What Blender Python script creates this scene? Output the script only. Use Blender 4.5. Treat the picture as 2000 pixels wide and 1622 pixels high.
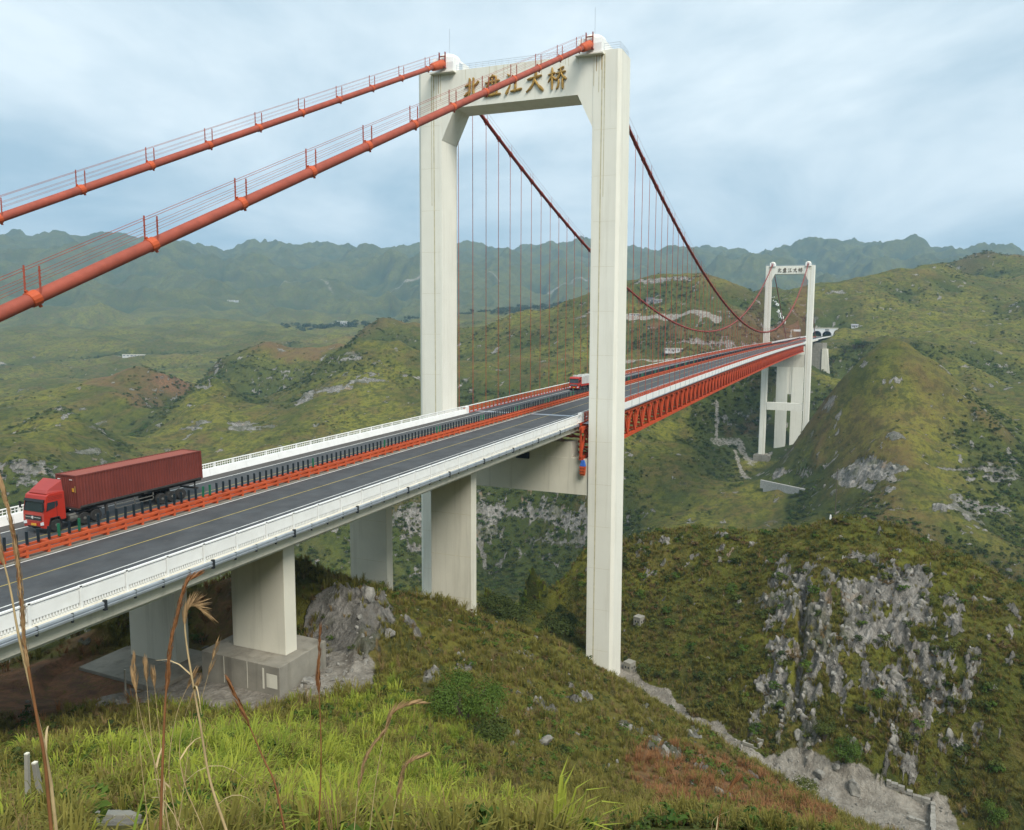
import bpy, math, random
import numpy as np
from mathutils import Vector, Matrix
random.seed(7); RNG = np.random.default_rng(7)
PI = math.pi; R = math.radians
SC = bpy.context.scene; COL = SC.collection
for o in list(bpy.data.objects): bpy.data.objects.remove(o)

# ------------------------------------------------------------------ camera
CAM = np.array([-110.7908, -55.0512, 11.3903]); YAW, PITCH, ROLL, FPX, PPX = 0.3468, 0.1015, 0.0158, 1430.8, 1165.14
_cy, _sy, _cp, _sp = math.cos(YAW), math.sin(YAW), math.cos(PITCH), math.sin(PITCH)
FWD = np.array([_cp*_cy, _cp*_sy, -_sp]); _r = np.array([_sy, -_cy, 0.0]); _u = np.cross(_r, FWD)
RT = math.cos(ROLL)*_r + math.sin(ROLL)*_u; UP = -math.sin(ROLL)*_r + math.cos(ROLL)*_u
cd = bpy.data.cameras.new('camera'); cam = bpy.data.objects.new('camera', cd); COL.objects.link(cam); SC.camera = cam
cam.matrix_world = Matrix([[RT[i], UP[i], -FWD[i], CAM[i]] for i in range(3)] + [[0, 0, 0, 1]])
cd.sensor_width = 36; cd.lens = 36*FPX/2000; cd.shift_x = (1000-PPX)/2000; cd.clip_start = 0.1; cd.clip_end = 60000
def ray(u, v): return FWD + RT*(u-PPX)/FPX - UP*(v-811)/FPX          # survey helper: bearing seen from the lookout
def at(u, v, D):                                                       # point on that bearing at a map distance of D metres
    d = ray(u, v); return CAM + d*D/math.hypot(d[0], d[1])
def on(u, v, ax, val):
    d = ray(u, v); return CAM + d*(val-CAM[ax])/d[ax]

# ------------------------------------------------------------------ light, sky, exposure
SUN_EL, SUN_AZ = R(47), math.atan2(-0.80, -0.60)                        # bright overcast, light from the right of the bridge
sl = bpy.data.lights.new('sun', 'SUN'); sl.energy = 2.5; sl.angle = R(28); sl.color = (1.0, 0.955, 0.88)
sun = bpy.data.objects.new('sun', sl); COL.objects.link(sun)
_sd = Vector((math.cos(SUN_EL)*math.cos(SUN_AZ), math.cos(SUN_EL)*math.sin(SUN_AZ), math.sin(SUN_EL)))
sun.rotation_euler = _sd.to_track_quat('Z', 'Y').to_euler(); sun.location = (0, -60, 200)
W = bpy.data.worlds.new('World'); SC.world = W; W.use_nodes = True
nt = W.node_tree; nt.nodes.clear()
def N(t, typ, **kw):
    n = t.nodes.new(typ)
    for k, v in kw.items():
        if k.startswith('i_'): n.inputs[k[2:].replace('_', ' ')].default_value = v
        else: setattr(n, k, v)
    return n
sky = N(nt, 'ShaderNodeTexSky', sky_type='NISHITA', sun_disc=False, sun_elevation=SUN_EL, sun_rotation=PI/2-SUN_AZ, air_density=1.0, dust_density=2.5, altitude=900)
tc = N(nt, 'ShaderNodeTexCoord'); sep = N(nt, 'ShaderNodeSeparateXYZ'); nt.links.new(tc.outputs['Generated'], sep.inputs[0])
mx = N(nt, 'ShaderNodeMath', operation='MAXIMUM'); mx.inputs[1].default_value = 0.0; nt.links.new(sep.outputs['Z'], mx.inputs[0])
ad = N(nt, 'ShaderNodeMath', operation='ADD'); ad.inputs[1].default_value = 0.16; nt.links.new(mx.outputs[0], ad.inputs[0])
dv = N(nt, 'ShaderNodeVectorMath', operation='DIVIDE'); cmb = N(nt, 'ShaderNodeCombineXYZ')
for k in 'XYZ': nt.links.new(ad.outputs[0], cmb.inputs[k])
nt.links.new(tc.outputs['Generated'], dv.inputs[0]); nt.links.new(cmb.outputs[0], dv.inputs[1])
mp = N(nt, 'ShaderNodeMapping'); mp.inputs['Scale'].default_value = (1, 1, 0.0); mp.inputs['Rotation'].default_value = (0, 0, R(-35)); mp.inputs['Location'].default_value = (3.1, 1.7, 0)
nt.links.new(dv.outputs[0], mp.inputs[0])
st = N(nt, 'ShaderNodeMapping'); st.inputs['Scale'].default_value = (0.8, 1.0, 1.0); nt.links.new(mp.outputs[0], st.inputs[0])
c1 = N(nt, 'ShaderNodeTexNoise', i_Scale=0.85, i_Detail=9.0, i_Roughness=0.58, i_Distortion=0.35); nt.links.new(st.outputs[0], c1.inputs['Vector'])
rm = N(nt, 'ShaderNodeValToRGB'); nt.links.new(c1.outputs['Fac'], rm.inputs[0])
e = rm.color_ramp.elements; e[0].position = 0.36; e[0].color = (0, 0, 0, 1); e[1].position = 0.62; e[1].color = (1, 1, 1, 1)
cl = N(nt, 'ShaderNodeMix', data_type='RGBA'); cl.inputs['A'].default_value = (2.95, 3.95, 4.6, 1); cl.inputs['B'].default_value = (5.9, 6.55, 6.8, 1)
nt.links.new(rm.outputs[0], cl.inputs['Factor'])
ms = N(nt, 'ShaderNodeMix', data_type='RGBA'); ms.inputs['Factor'].default_value = 0.93
nt.links.new(sky.outputs[0], ms.inputs['A']); nt.links.new(cl.outputs['Result'], ms.inputs['B'])
bg = N(nt, 'ShaderNodeBackground'); bg.inputs['Strength'].default_value = 0.105; nt.links.new(ms.outputs['Result'], bg.inputs[0])
wo = N(nt, 'ShaderNodeOutputWorld'); nt.links.new(bg.outputs[0], wo.inputs[0])
SC.view_settings.view_transform = 'Standard'; SC.view_settings.look = 'None'; SC.view_settings.exposure = 0.78; SC.view_settings.gamma = 1.0; SC.view_settings.use_curve_mapping = False
SC.render.engine = 'CYCLES'; SC.cycles.max_bounces = 5; SC.cycles.diffuse_bounces = 2; SC.cycles.volume_bounces = 0; SC.cycles.transparent_max_bounces = 6
SC.cycles.use_denoising = True
try: SC.cycles.denoiser = 'OPENIMAGEDENOISE'
except Exception: pass

# ------------------------------------------------------------------ helpers
def tag(o, label=None, cat=None, group=None, kind=None):
    for k, v in (('label', label), ('category', cat), ('group', group), ('kind', kind)):
        if v: o[k] = v
    return o
def empty(name, loc=(0, 0, 0), rz=0, label=None, cat=None, group=None):
    o = bpy.data.objects.new(name, None); o.location = loc; o.rotation_euler = (0, 0, rz); COL.objects.link(o); o.empty_display_size = 0.5
    return tag(o, label, cat, group)
def link(name, me, parent=None, loc=None, rz=0):
    o = bpy.data.objects.new(name, me); COL.objects.link(o)
    if parent is not None:
        o.parent = parent
        if loc is None: loc = -Vector(parent.location) if parent.type == 'EMPTY' and parent.parent is None and not parent.rotation_euler.z else Vector((0, 0, 0))
    if loc is not None: o.location = loc
    if rz: o.rotation_euler = (0, 0, rz)
    return o
class MB:
    def __init__(s): s.v = []; s.f = []
    def add(s, vs, fs):
        b = len(s.v); s.v += [tuple(map(float, p)) for p in vs]; s.f += [tuple(i+b for i in f) for f in fs]; return s
    def box(s, x0, x1, y0, y1, z0, z1):
        return s.add([(x, y, z) for x in (x0, x1) for y in (y0, y1) for z in (z0, z1)], BF)
    def bar(s, a, b, w, h=None, up=(0, 0, 1)):
        a, b = Vector(a), Vector(b); h = h or w; d = (b-a).normalized(); sd = d.cross(Vector(up))
        if sd.length < 1e-4: sd = d.cross(Vector((1, 0, 0)))
        sd.normalize(); q = sd.cross(d); sd = sd*w/2; q = q*h/2
        return s.add([p+i*sd+j*q for p in (a, b) for i in (-1, 1) for j in (-1, 1)], BF)
    def tube(s, pts, r, n=8, caps=True):
        pts = [Vector(p) for p in pts]; rs = r if hasattr(r, '__len__') else [r]*len(pts); vs = []; fs = []; m = len(pts)
        for i, p in enumerate(pts):
            d = (pts[min(i+1, m-1)]-pts[max(i-1, 0)]).normalized(); a = d.cross(Vector((0, 0, 1)))
            if a.length < 1e-3: a = Vector((1, 0, 0))
            a.normalize(); b = a.cross(d)
            vs += [p+(a*math.cos(2*PI*k/n)+b*math.sin(2*PI*k/n))*rs[i] for k in range(n)]
        for i in range(m-1):
            for k in range(n): fs.append((i*n+k, i*n+(k+1) % n, (i+1)*n+(k+1) % n, (i+1)*n+k))
        if caps: fs += [tuple(range(n))[::-1], tuple(range((m-1)*n, m*n))]
        return s.add(vs, fs)
    def lathe(s, prof, c=(0, 0, 0), axis=2, n=16):
        vs = []; fs = []
        for r_, h in prof:
            for k in range(n):
                a = 2*PI*k/n; q = [r_*math.cos(a), r_*math.sin(a)]; q.insert(axis, h); vs.append((c[0]+q[0], c[1]+q[1], c[2]+q[2]))
        for i in range(len(prof)-1):
            for k in range(n): fs.append((i*n+k, i*n+(k+1) % n, (i+1)*n+(k+1) % n, (i+1)*n+k))
        fs += [tuple(range(n))[::-1], tuple(range((len(prof)-1)*n, len(prof)*n))]
        return s.add(vs, fs)
    def prism(s, poly, ax, a0, a1):                     # polygon in the two other axes, extruded along ax
        m = len(poly); vs = []
        for a in (a0, a1):
            for p in poly:
                q = list(p); q.insert(ax, a); vs.append(q)
        return s.add(vs, [tuple(range(m)), tuple(range(m, 2*m))[::-1]] + [(i, m+i, m+(i+1) % m, (i+1) % m) for i in range(m)])
    def sweep(s, sec, pts, close=True):                 # section (y,z offsets) carried along (x,y,z) stations of the bridge axis
        m = len(sec); vs = []; fs = []
        for x, y, z in pts: vs += [(x, y+a, z+b) for a, b in sec]
        for i in range(len(pts)-1):
            for k in range(m if close else m-1): fs.append((i*m+k, i*m+(k+1) % m, (i+1)*m+(k+1) % m, (i+1)*m+k))
        if close: fs += [tuple(range(m))[::-1], tuple(range((len(pts)-1)*m, len(pts)*m))]
        return s.add(vs, fs)
    def mesh(s, name, mat=None, smooth=False, bevel=0):
        me = bpy.data.meshes.new(name); me.from_pydata(s.v, [], s.f); me.validate(); me.update()
        import bmesh
        bm = bmesh.new(); bm.from_mesh(me); bmesh.ops.recalc_face_normals(bm, faces=bm.faces)
        if bevel: bmesh.ops.bevel(bm, geom=[e for e in bm.edges if len(e.link_faces) == 2 and e.calc_face_angle(0) > 0.5], offset=bevel, segments=2, affect='EDGES', profile=0.6)
        bm.to_mesh(me); bm.free()
        if mat: me.materials.append(mat)
        if smooth: me.polygons.foreach_set('use_smooth', [True]*len(me.polygons))
        return me
    def build(s, name, mat, parent=None, smooth=False, bevel=0): return link(name, s.mesh(name, mat, smooth, bevel), parent)
BF = [(0, 1, 3, 2), (4, 6, 7, 5), (0, 4, 5, 1), (2, 3, 7, 6), (0, 2, 6, 4), (1, 5, 7, 3)]
def copy_tree(o, parent=None):
    c = o.copy(); COL.objects.link(c); c.parent = parent
    for ch in o.children: copy_tree(ch, c)
    return c

# ------------------------------------------------------------------ materials
def mat(name, col, rough=0.7, metal=0.0, var=0.12, scale=0.6, bump=0.0, bscale=6.0, streak=0.0, dirt=None, dirtamt=0.0, spec=0.4, coat=0.0):
    m = bpy.data.materials.new(name); m.use_nodes = True; t = m.node_tree; p = t.nodes['Principled BSDF']
    p.inputs['Roughness'].default_value = rough; p.inputs['Metallic'].default_value = metal; p.inputs['Specular IOR Level'].default_value = spec
    if coat: p.inputs['Coat Weight'].default_value = coat
    g = N(t, 'ShaderNodeNewGeometry'); n1 = N(t, 'ShaderNodeTexNoise', i_Scale=scale, i_Detail=6.0, i_Roughness=0.6); t.links.new(g.outputs['Position'], n1.inputs['Vector'])
    mrr = N(t, 'ShaderNodeMapRange'); mrr.inputs['From Min'].default_value = 0.3; mrr.inputs['From Max'].default_value = 0.7; mrr.inputs['To Min'].default_value = 1-var; mrr.inputs['To Max'].default_value = 1+var
    t.links.new(n1.outputs['Fac'], mrr.inputs[0])
    mul = N(t, 'ShaderNodeMix', data_type='RGBA', blend_type='MULTIPLY'); mul.inputs['Factor'].default_value = 1; mul.inputs['A'].default_value = (*col, 1)
    t.links.new(mrr.outputs[0], mul.inputs['B']); out = mul.outputs['Result']
    if dirtamt:
        mpp = N(t, 'ShaderNodeMapping'); mpp.inputs['Scale'].default_value = (1, 1, 0.06 if streak else 1); t.links.new(g.outputs['Position'], mpp.inputs[0])
        n2 = N(t, 'ShaderNodeTexNoise', i_Scale=streak or 1.3, i_Detail=5.0, i_Roughness=0.65); t.links.new(mpp.outputs[0], n2.inputs['Vector'])
        r2 = N(t, 'ShaderNodeMapRange'); r2.inputs['From Min'].default_value = 0.52; r2.inputs['From Max'].default_value = 0.8; r2.inputs['To Max'].default_value = dirtamt
        t.links.new(n2.outputs['Fac'], r2.inputs[0])
        mm = N(t, 'ShaderNodeMix', data_type='RGBA'); mm.inputs['B'].default_value = (*dirt, 1); t.links.new(out, mm.inputs['A']); t.links.new(r2.outputs[0], mm.inputs['Factor']); out = mm.outputs['Result']
    t.links.new(out, p.inputs['Base Color'])
    if bump:
        n3 = N(t, 'ShaderNodeTexNoise', i_Scale=bscale, i_Detail=5.0); t.links.new(g.outputs['Position'], n3.inputs['Vector'])
        b = N(t, 'ShaderNodeBump', i_Strength=bump, i_Distance=0.05); t.links.new(n3.outputs['Fac'], b.inputs['Height']); t.links.new(b.outputs[0], p.inputs['Normal'])
    return m
M = dict(
    tower=mat('painted concrete', (0.82, 0.80, 0.70), 0.75, var=0.03, scale=0.25, streak=0.9, dirt=(0.55, 0.51, 0.40), dirtamt=0.45, bump=0.15, bscale=3),
    conc=mat('pier concrete', (0.68, 0.645, 0.53), 0.8, var=0.05, scale=0.3, streak=0.8, dirt=(0.36, 0.33, 0.25), dirtamt=0.65, bump=0.2, bscale=4),
    rawconc=mat('raw concrete', (0.25, 0.23, 0.185), 0.9, var=0.2, scale=0.5, streak=0.7, dirt=(0.10, 0.085, 0.06), dirtamt=0.9, bump=0.35, bscale=5),
    white=mat('white paint', (0.8, 0.8, 0.77), 0.6, var=0.05, scale=1.0, dirt=(0.6, 0.58, 0.5), dirtamt=0.3),
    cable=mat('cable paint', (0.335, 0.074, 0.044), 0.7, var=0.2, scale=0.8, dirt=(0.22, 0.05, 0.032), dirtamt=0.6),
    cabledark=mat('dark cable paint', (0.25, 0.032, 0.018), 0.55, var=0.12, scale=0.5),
    orange=mat('orange steel paint', (0.52, 0.090, 0.026), 0.6, var=0.14, scale=0.8, dirt=(0.4, 0.07, 0.03), dirtamt=0.4),
    truss=mat('truss red paint', (0.50, 0.062, 0.013), 0.6, var=0.1, scale=0.3, dirt=(0.4, 0.05, 0.012), dirtamt=0.4),
    bronze=mat('gilded lettering', (0.42, 0.25, 0.06), 0.45, metal=0.35, var=0.35, scale=2.5),
    rust=mat('rust stain', (0.42, 0.27, 0.09), 0.85, var=0.3, scale=1.5), rustpale=mat('pale stain', (0.56, 0.5, 0.33), 0.85, var=0.2, scale=1.5),
    asphalt=mat('asphalt', (0.058, 0.061, 0.063), 0.8, var=0.28, scale=0.5, streak=0, dirt=(0.085, 0.08, 0.075), dirtamt=0.6, bump=0.2, bscale=20),
    shoulder=mat('worn asphalt', (0.075, 0.068, 0.062), 0.85, var=0.2, scale=0.6),
    lineW=mat('white road paint', (0.62, 0.62, 0.58), 0.7, var=0.2, scale=2), lineY=mat('yellow road paint', (0.4, 0.31, 0.09), 0.7, var=0.25, scale=2),
    galv=mat('galvanised steel', (0.42, 0.46, 0.5), 0.4, metal=0.5, var=0.12, scale=1.5), darksteel=mat('dark steel', (0.03, 0.035, 0.04), 0.5, metal=0.3),
    bladeD=mat('dark blade', (0.012, 0.022, 0.028), 0.4), bladeG=mat('green blade', (0.015, 0.12, 0.06), 0.4),
    cabred=mat('cab red', (0.42, 0.028, 0.014), 0.35, var=0.06, scale=1, coat=0.3), cabtop=mat('fairing red', (0.36, 0.05, 0.042), 0.55, var=0.06),
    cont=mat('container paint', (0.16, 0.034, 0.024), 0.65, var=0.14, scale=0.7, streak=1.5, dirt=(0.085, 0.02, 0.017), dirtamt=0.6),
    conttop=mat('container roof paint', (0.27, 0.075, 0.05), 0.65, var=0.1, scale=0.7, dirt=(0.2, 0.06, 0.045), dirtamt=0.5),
    chassis=mat('chassis grime', (0.045, 0.042, 0.038), 0.75, var=0.3, scale=2), tyre=mat('tyre', (0.028, 0.027, 0.025), 0.9, var=0.3, scale=4), rim=mat('wheel rim', (0.12, 0.115, 0.1), 0.6, var=0.3, scale=4),
    lamp=mat('headlamp', (0.75, 0.77, 0.78), 0.15), plate=mat('number plate', (0.65, 0.35, 0.03), 0.5), black=mat('black plastic', (0.015, 0.015, 0.016), 0.45), chrome=mat('chrome', (0.6, 0.6, 0.6), 0.2, metal=0.9, var=0.02),
    tarp=mat('grey load', (0.5, 0.5, 0.47), 0.8, var=0.2, scale=1), blue=mat('blue sheet', (0.04, 0.13, 0.5), 0.5), tin=mat('tin', (0.45, 0.5, 0.55), 0.5, var=0.1),
    dark=mat('tunnel dark', (0.01, 0.01, 0.012), 0.9), stonewall=mat('dry stone', (0.36, 0.35, 0.32), 0.9, var=0.3, scale=1.2, bump=0.5, bscale=3),
    bark=mat('bark', (0.1, 0.075, 0.05), 0.9, var=0.3, scale=4), reed=mat('dry reed', (0.42, 0.31, 0.16), 0.7, var=0.3, scale=6), reedr=mat('red brown reed', (0.2, 0.085, 0.03), 0.7, var=0.3, scale=6), plume=mat('reed plume', (0.3, 0.19, 0.09), 0.8, var=0.3, scale=8), rivet=mat('person skin tone', (0.4, 0.25, 0.18), 0.6),
)
glass = bpy.data.materials.new('vehicle glass'); glass.use_nodes = True; _p = glass.node_tree.nodes['Principled BSDF']
_p.inputs['Base Color'].default_value = (0.02, 0.03, 0.035, 1); _p.inputs['Roughness'].default_value = 0.06; _p.inputs['Specular IOR Level'].default_value = 0.8; M['glass'] = glass

# ------------------------------------------------------------------ the bridge's own levels
def zdeck(x):
    if x < 0: return -2.15 + 0.0355*x
    if x < 466: return -2.15 + 0.0385*x - 2.1e-5*x*x
    return zdeck(465.999) + 0.031*(x-466)
def yaxis(x): return 0.0 if x < 480 else -10.6*((x-480)/258.0)**1.6
def ZDV(x): return np.where(x < 0, -2.15+0.0355*x, np.where(x < 466, -2.15+0.0385*x-2.1e-5*x*x, zdeck(465.999)+0.031*(x-466)))
def YAV(x): return np.where(x < 480, 0.0, -10.6*(np.maximum(x-480, 0)/258.0)**1.6)

# ------------------------------------------------------------------ terrain: surveyed points, interpolated to one continuous sheet
def _hash(ix, iy, seed):
    h = (ix.astype(np.int64)*374761393 + iy.astype(np.int64)*668265263 + seed*1442695041) & 0xffffffff
    h = ((h ^ (h >> 13))*1274126177) & 0xffffffff
    return (h ^ (h >> 16)) & 0xffffffff
def pnoise(x, y, seed=0):
    x0 = np.floor(x); y0 = np.floor(y); fx = x-x0; fy = y-y0; u = fx*fx*fx*(fx*(fx*6-15)+10); v = fy*fy*fy*(fy*(fy*6-15)+10)
    def g(ix, iy, dx, dy):
        a = _hash(ix, iy, seed)*(2*PI/4294967296.0); return np.cos(a)*dx + np.sin(a)*dy
    a = g(x0, y0, fx, fy); b = g(x0+1, y0, fx-1, fy); c = g(x0, y0+1, fx, fy-1); d = g(x0+1, y0+1, fx-1, fy-1)
    return (a+(b-a)*u + ((c+(d-c)*u)-(a+(b-a)*u))*v)*1.5
def fbm(x, y, wl, octs=4, seed=0, gain=0.5):
    s = 0; a = 1.0; f = 1.0/wl; t = 0
    for k in range(octs):
        s = s + a*pnoise(x*f+k*17.3, y*f-k*9.1, seed+k); t += a; a *= gain; f *= 2.03
    return s/t
def ridged(x, y, wl, octs=4, seed=0):
    s = 0; a = 1.0; f = 1.0/wl; t = 0
    for k in range(octs):
        s = s + a*(1-np.abs(pnoise(x*f+k*5.7, y*f+k*3.3, seed+k))*2); t += a; a *= 0.5; f *= 2.1
    return s/t
def rows(fn, lo, hi, x, y, *a):                          # evaluate only the rings between two distances
    i0, i1 = np.searchsorted(rr, lo), np.searchsorted(rr, hi); out = np.zeros(np.shape(x)); out[i0:i1] = fn(x[i0:i1], y[i0:i1], *a); return out
def sst(a, b, x):
    t = np.clip((x-a)/(b-a), 0, 1); return t*t*(3-2*t)
class Surf:                                             # linear polyharmonic spline
    def __init__(s, P, Z):
        s.P = np.array(P, float); n = len(P); A = np.zeros((n+3, n+3)); r = np.hypot(*(s.P[:, None]-s.P[None]).transpose(2, 0, 1))
        A[:n, :n] = -r; A[:n, n] = 1; A[:n, n+1:] = s.P; A[n, :n] = 1; A[n+1:, :n] = s.P.T
        s.w = np.linalg.solve(A + np.eye(n+3)*1e-9, np.concatenate([Z, [0, 0, 0]]))
    def __call__(s, x, y):
        q = np.stack([x.ravel(), y.ravel()], 1); out = np.empty(len(q)); n = len(s.P)
        for i in range(0, len(q), 40000):
            c = q[i:i+40000]; r = np.sqrt((c[:, 0:1]-s.P[None, :, 0])**2 + (c[:, 1:2]-s.P[None, :, 1])**2)
            out[i:i+40000] = -r@s.w[:n] + s.w[n] + c@s.w[n+1:]
        return out.reshape(x.shape)
def direct(fn, lo, hi, x, y, *a): return fn(x, y, *a)
def relief(X, Y, D, F):                                  # folds, spurs and gullies of the hills beyond the gorge
    m = sst(240, 420, D)*(1-sst(1800, 2600, D)); m = m*(1-0.92*np.exp(-(np.hypot(X-475, Y)/48)**2))*(1-0.9*np.exp(-(np.hypot(X-720, Y+10)/50)**2))
    a = m*(F(fbm, 230, 2700, X, Y, 130, 5, 21)*9.0*(1+D/1500) + (F(ridged, 230, 2700, X+F(fbm, 230, 2700, X, Y, 150, 2, 37)*70, Y, 210, 3, 36)-0.6)*12.0 + (F(ridged, 230, 2700, X, Y, 70, 4, 31)-0.55)*3.2)
    f = sst(2100, 3000, D)
    b = f*((F(ridged, 2000, 99999, X+F(fbm, 2000, 99999, X, Y, 900, 2, 77)*300, Y, 760, 5, 41)-0.6)*150 + (F(ridged, 2000, 99999, X, Y+0.3*X, 380, 4, 45)-0.6)*60 + F(fbm, 2000, 99999, X, Y, 260, 4, 51)*24)
    return a + b
near_px = [(1300,1720,12),(1500,1720,12),(1700,1730,12),(1900,1740,11),(2100,1760,10),(1400,1640,42),(1550,1650,34),(1700,1650,26),(1800,1660,20),(1900,1665,16),(2000,1675,14),(2150,1700,12),(1250,1680,14),(1000,1690,12),(700,1720,9),(400,1740,8),(100,1740,8),(100,1600,19),(300,1600,20),(500,1600,21),(700,1600,24),(900,1600,31),(1100,1600,42),(1300,1600,51),(1500,1600,59),
 (50,1480,33),(200,1480,35),(400,1480,38),(600,1480,40),(800,1480,45),(1000,1500,50),(1200,1500,62),(1400,1530,66),
 (760,1380,59),(900,1380,63),(1000,1350,72),(1100,1350,81),(1200,1400,79),(1300,1450,76),
 (750,1280,72),(850,1260,78),(950,1250,84),(1050,1285,89),
 (842,1175,93),(920,1200,94),
 (1000,1232,97),(1100,1263,99),(1150,1293,100),(1213,1331,98),(1300,1385,93),(1400,1441,88),(1500,1511,80),(1600,1591,70),(1650,1632,64),
 (950,1148,140),(1040,1100,150),(1140,1072,155),(1230,1050,160),(960,1195,128),(1050,1200,130),(1230,1300,123),(1230,1150,141),
 (1300,1250,125),(1300,1130,142),(1350,1030,160),(1450,1350,110),(1450,1200,125),(1450,1100,140),(1450,1040,150),
 (1600,1430,101),(1600,1300,109),(1600,1150,121),(1600,1060,134),(1600,1020,142),(1660,1010,141),(1750,1430,101),(1750,1300,109),(1750,1150,120),(1750,1060,132),(1750,1030,138),
 (1900,1400,104),(1900,1250,113),(1900,1150,124),(1900,1110,130),(2000,1400,105),(2000,1250,116),(2000,1168,128),(2100,1580,100),(2100,1300,115),(2100,1240,124),(2300,1400,120),(2300,1600,100)]
nP = []; nZ = []
for u, v, D in near_px:
    p = at(u, v, D); nP.append(p[:2]); nZ.append(p[2])
for u, v, z in ((50,1405,-16.2),(200,1392,-17),(400,1395,-17.4),(550,1390,-17.8),(650,1375,-18),(100,1330,-18.9),(250,1325,-19),(450,1340,-18.8),(650,1325,-18.4),(60,1290,-19.2),(100,1250,-18.6),(240,1190,-16.6),(400,1150,-14.8),(420,1230,-17.8),(560,1090,-13.3),(620,1112,-14.8),(680,1155,-17),(620,1180,-15.6),(690,1150,-14.8),(700,1230,-17),(640,1260,-17.6),(600,1312,-18.4),(760,1165,-17.5)):
    p = on(u, v, 2, z); nP.append(p[:2]); nZ.append(z)
for u, v in ((1240,1340),(1300,1392),(1400,1452),(1500,1512),(1600,1545),(1700,1560),(1750,1592),(1800,1570),(1820,1610),(1700,1615),(1870,1580),(1950,1622)):
    p = on(u, v, 2, -46); nP.append(p[:2]); nZ.append(-46)
for x, y, z in [(CAM[0], CAM[1], 8.3),(-130,-62,13),(-150,-90,18),(-110,-30,-3),(-110,-12,-10.5),(-110,10,-13),(-140,-12,-9.8),(-140,12,-11),(-160,-40,4),(-110,32,-17),(-95,-12,-12),(-95,12,-16.5),(-170,30,-14),(-110,70,-60),(-60,50,-60),(-60,95,-130),(-120,140,-150),
 (-90,-90,0),(-60,-100,-30),(-100,-130,14),(-40,-110,-42),(-75,-75,-16),(-30,20,-33),(-10,28,-52),(2,16,-49),(2,-16,-45),(-14,0,-36),(-14,-12,-33.5),(22,4,-62),(35,20,-90),(-90,30,-24),(-80,40,-40),(-45,30,-35),(-75,22,-19),(-62,17,-18.6),(-66,4,-19.7),(-70,8,-19.8),(-66,-8,-18.9),(-66,-14,-18.7),(-57,-6,-18.6)]:
    nP.append((x, y)); nZ.append(z)
for u in (950, 1100, 1250, 1400, 1550, 1700, 1850, 2000, 2200):
    for D, z in ((195, -75), (250, -150)):
        p = at(u, 900, D); nP.append(p[:2]); nZ.append(z)
for u in (200, 500, 800):
    for D, z in ((140, -75), (190, -150), (250, -190)):
        p = at(u, 900, D); nP.append(p[:2]); nZ.append(z)
NEAR = Surf(nP, nZ)
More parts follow.
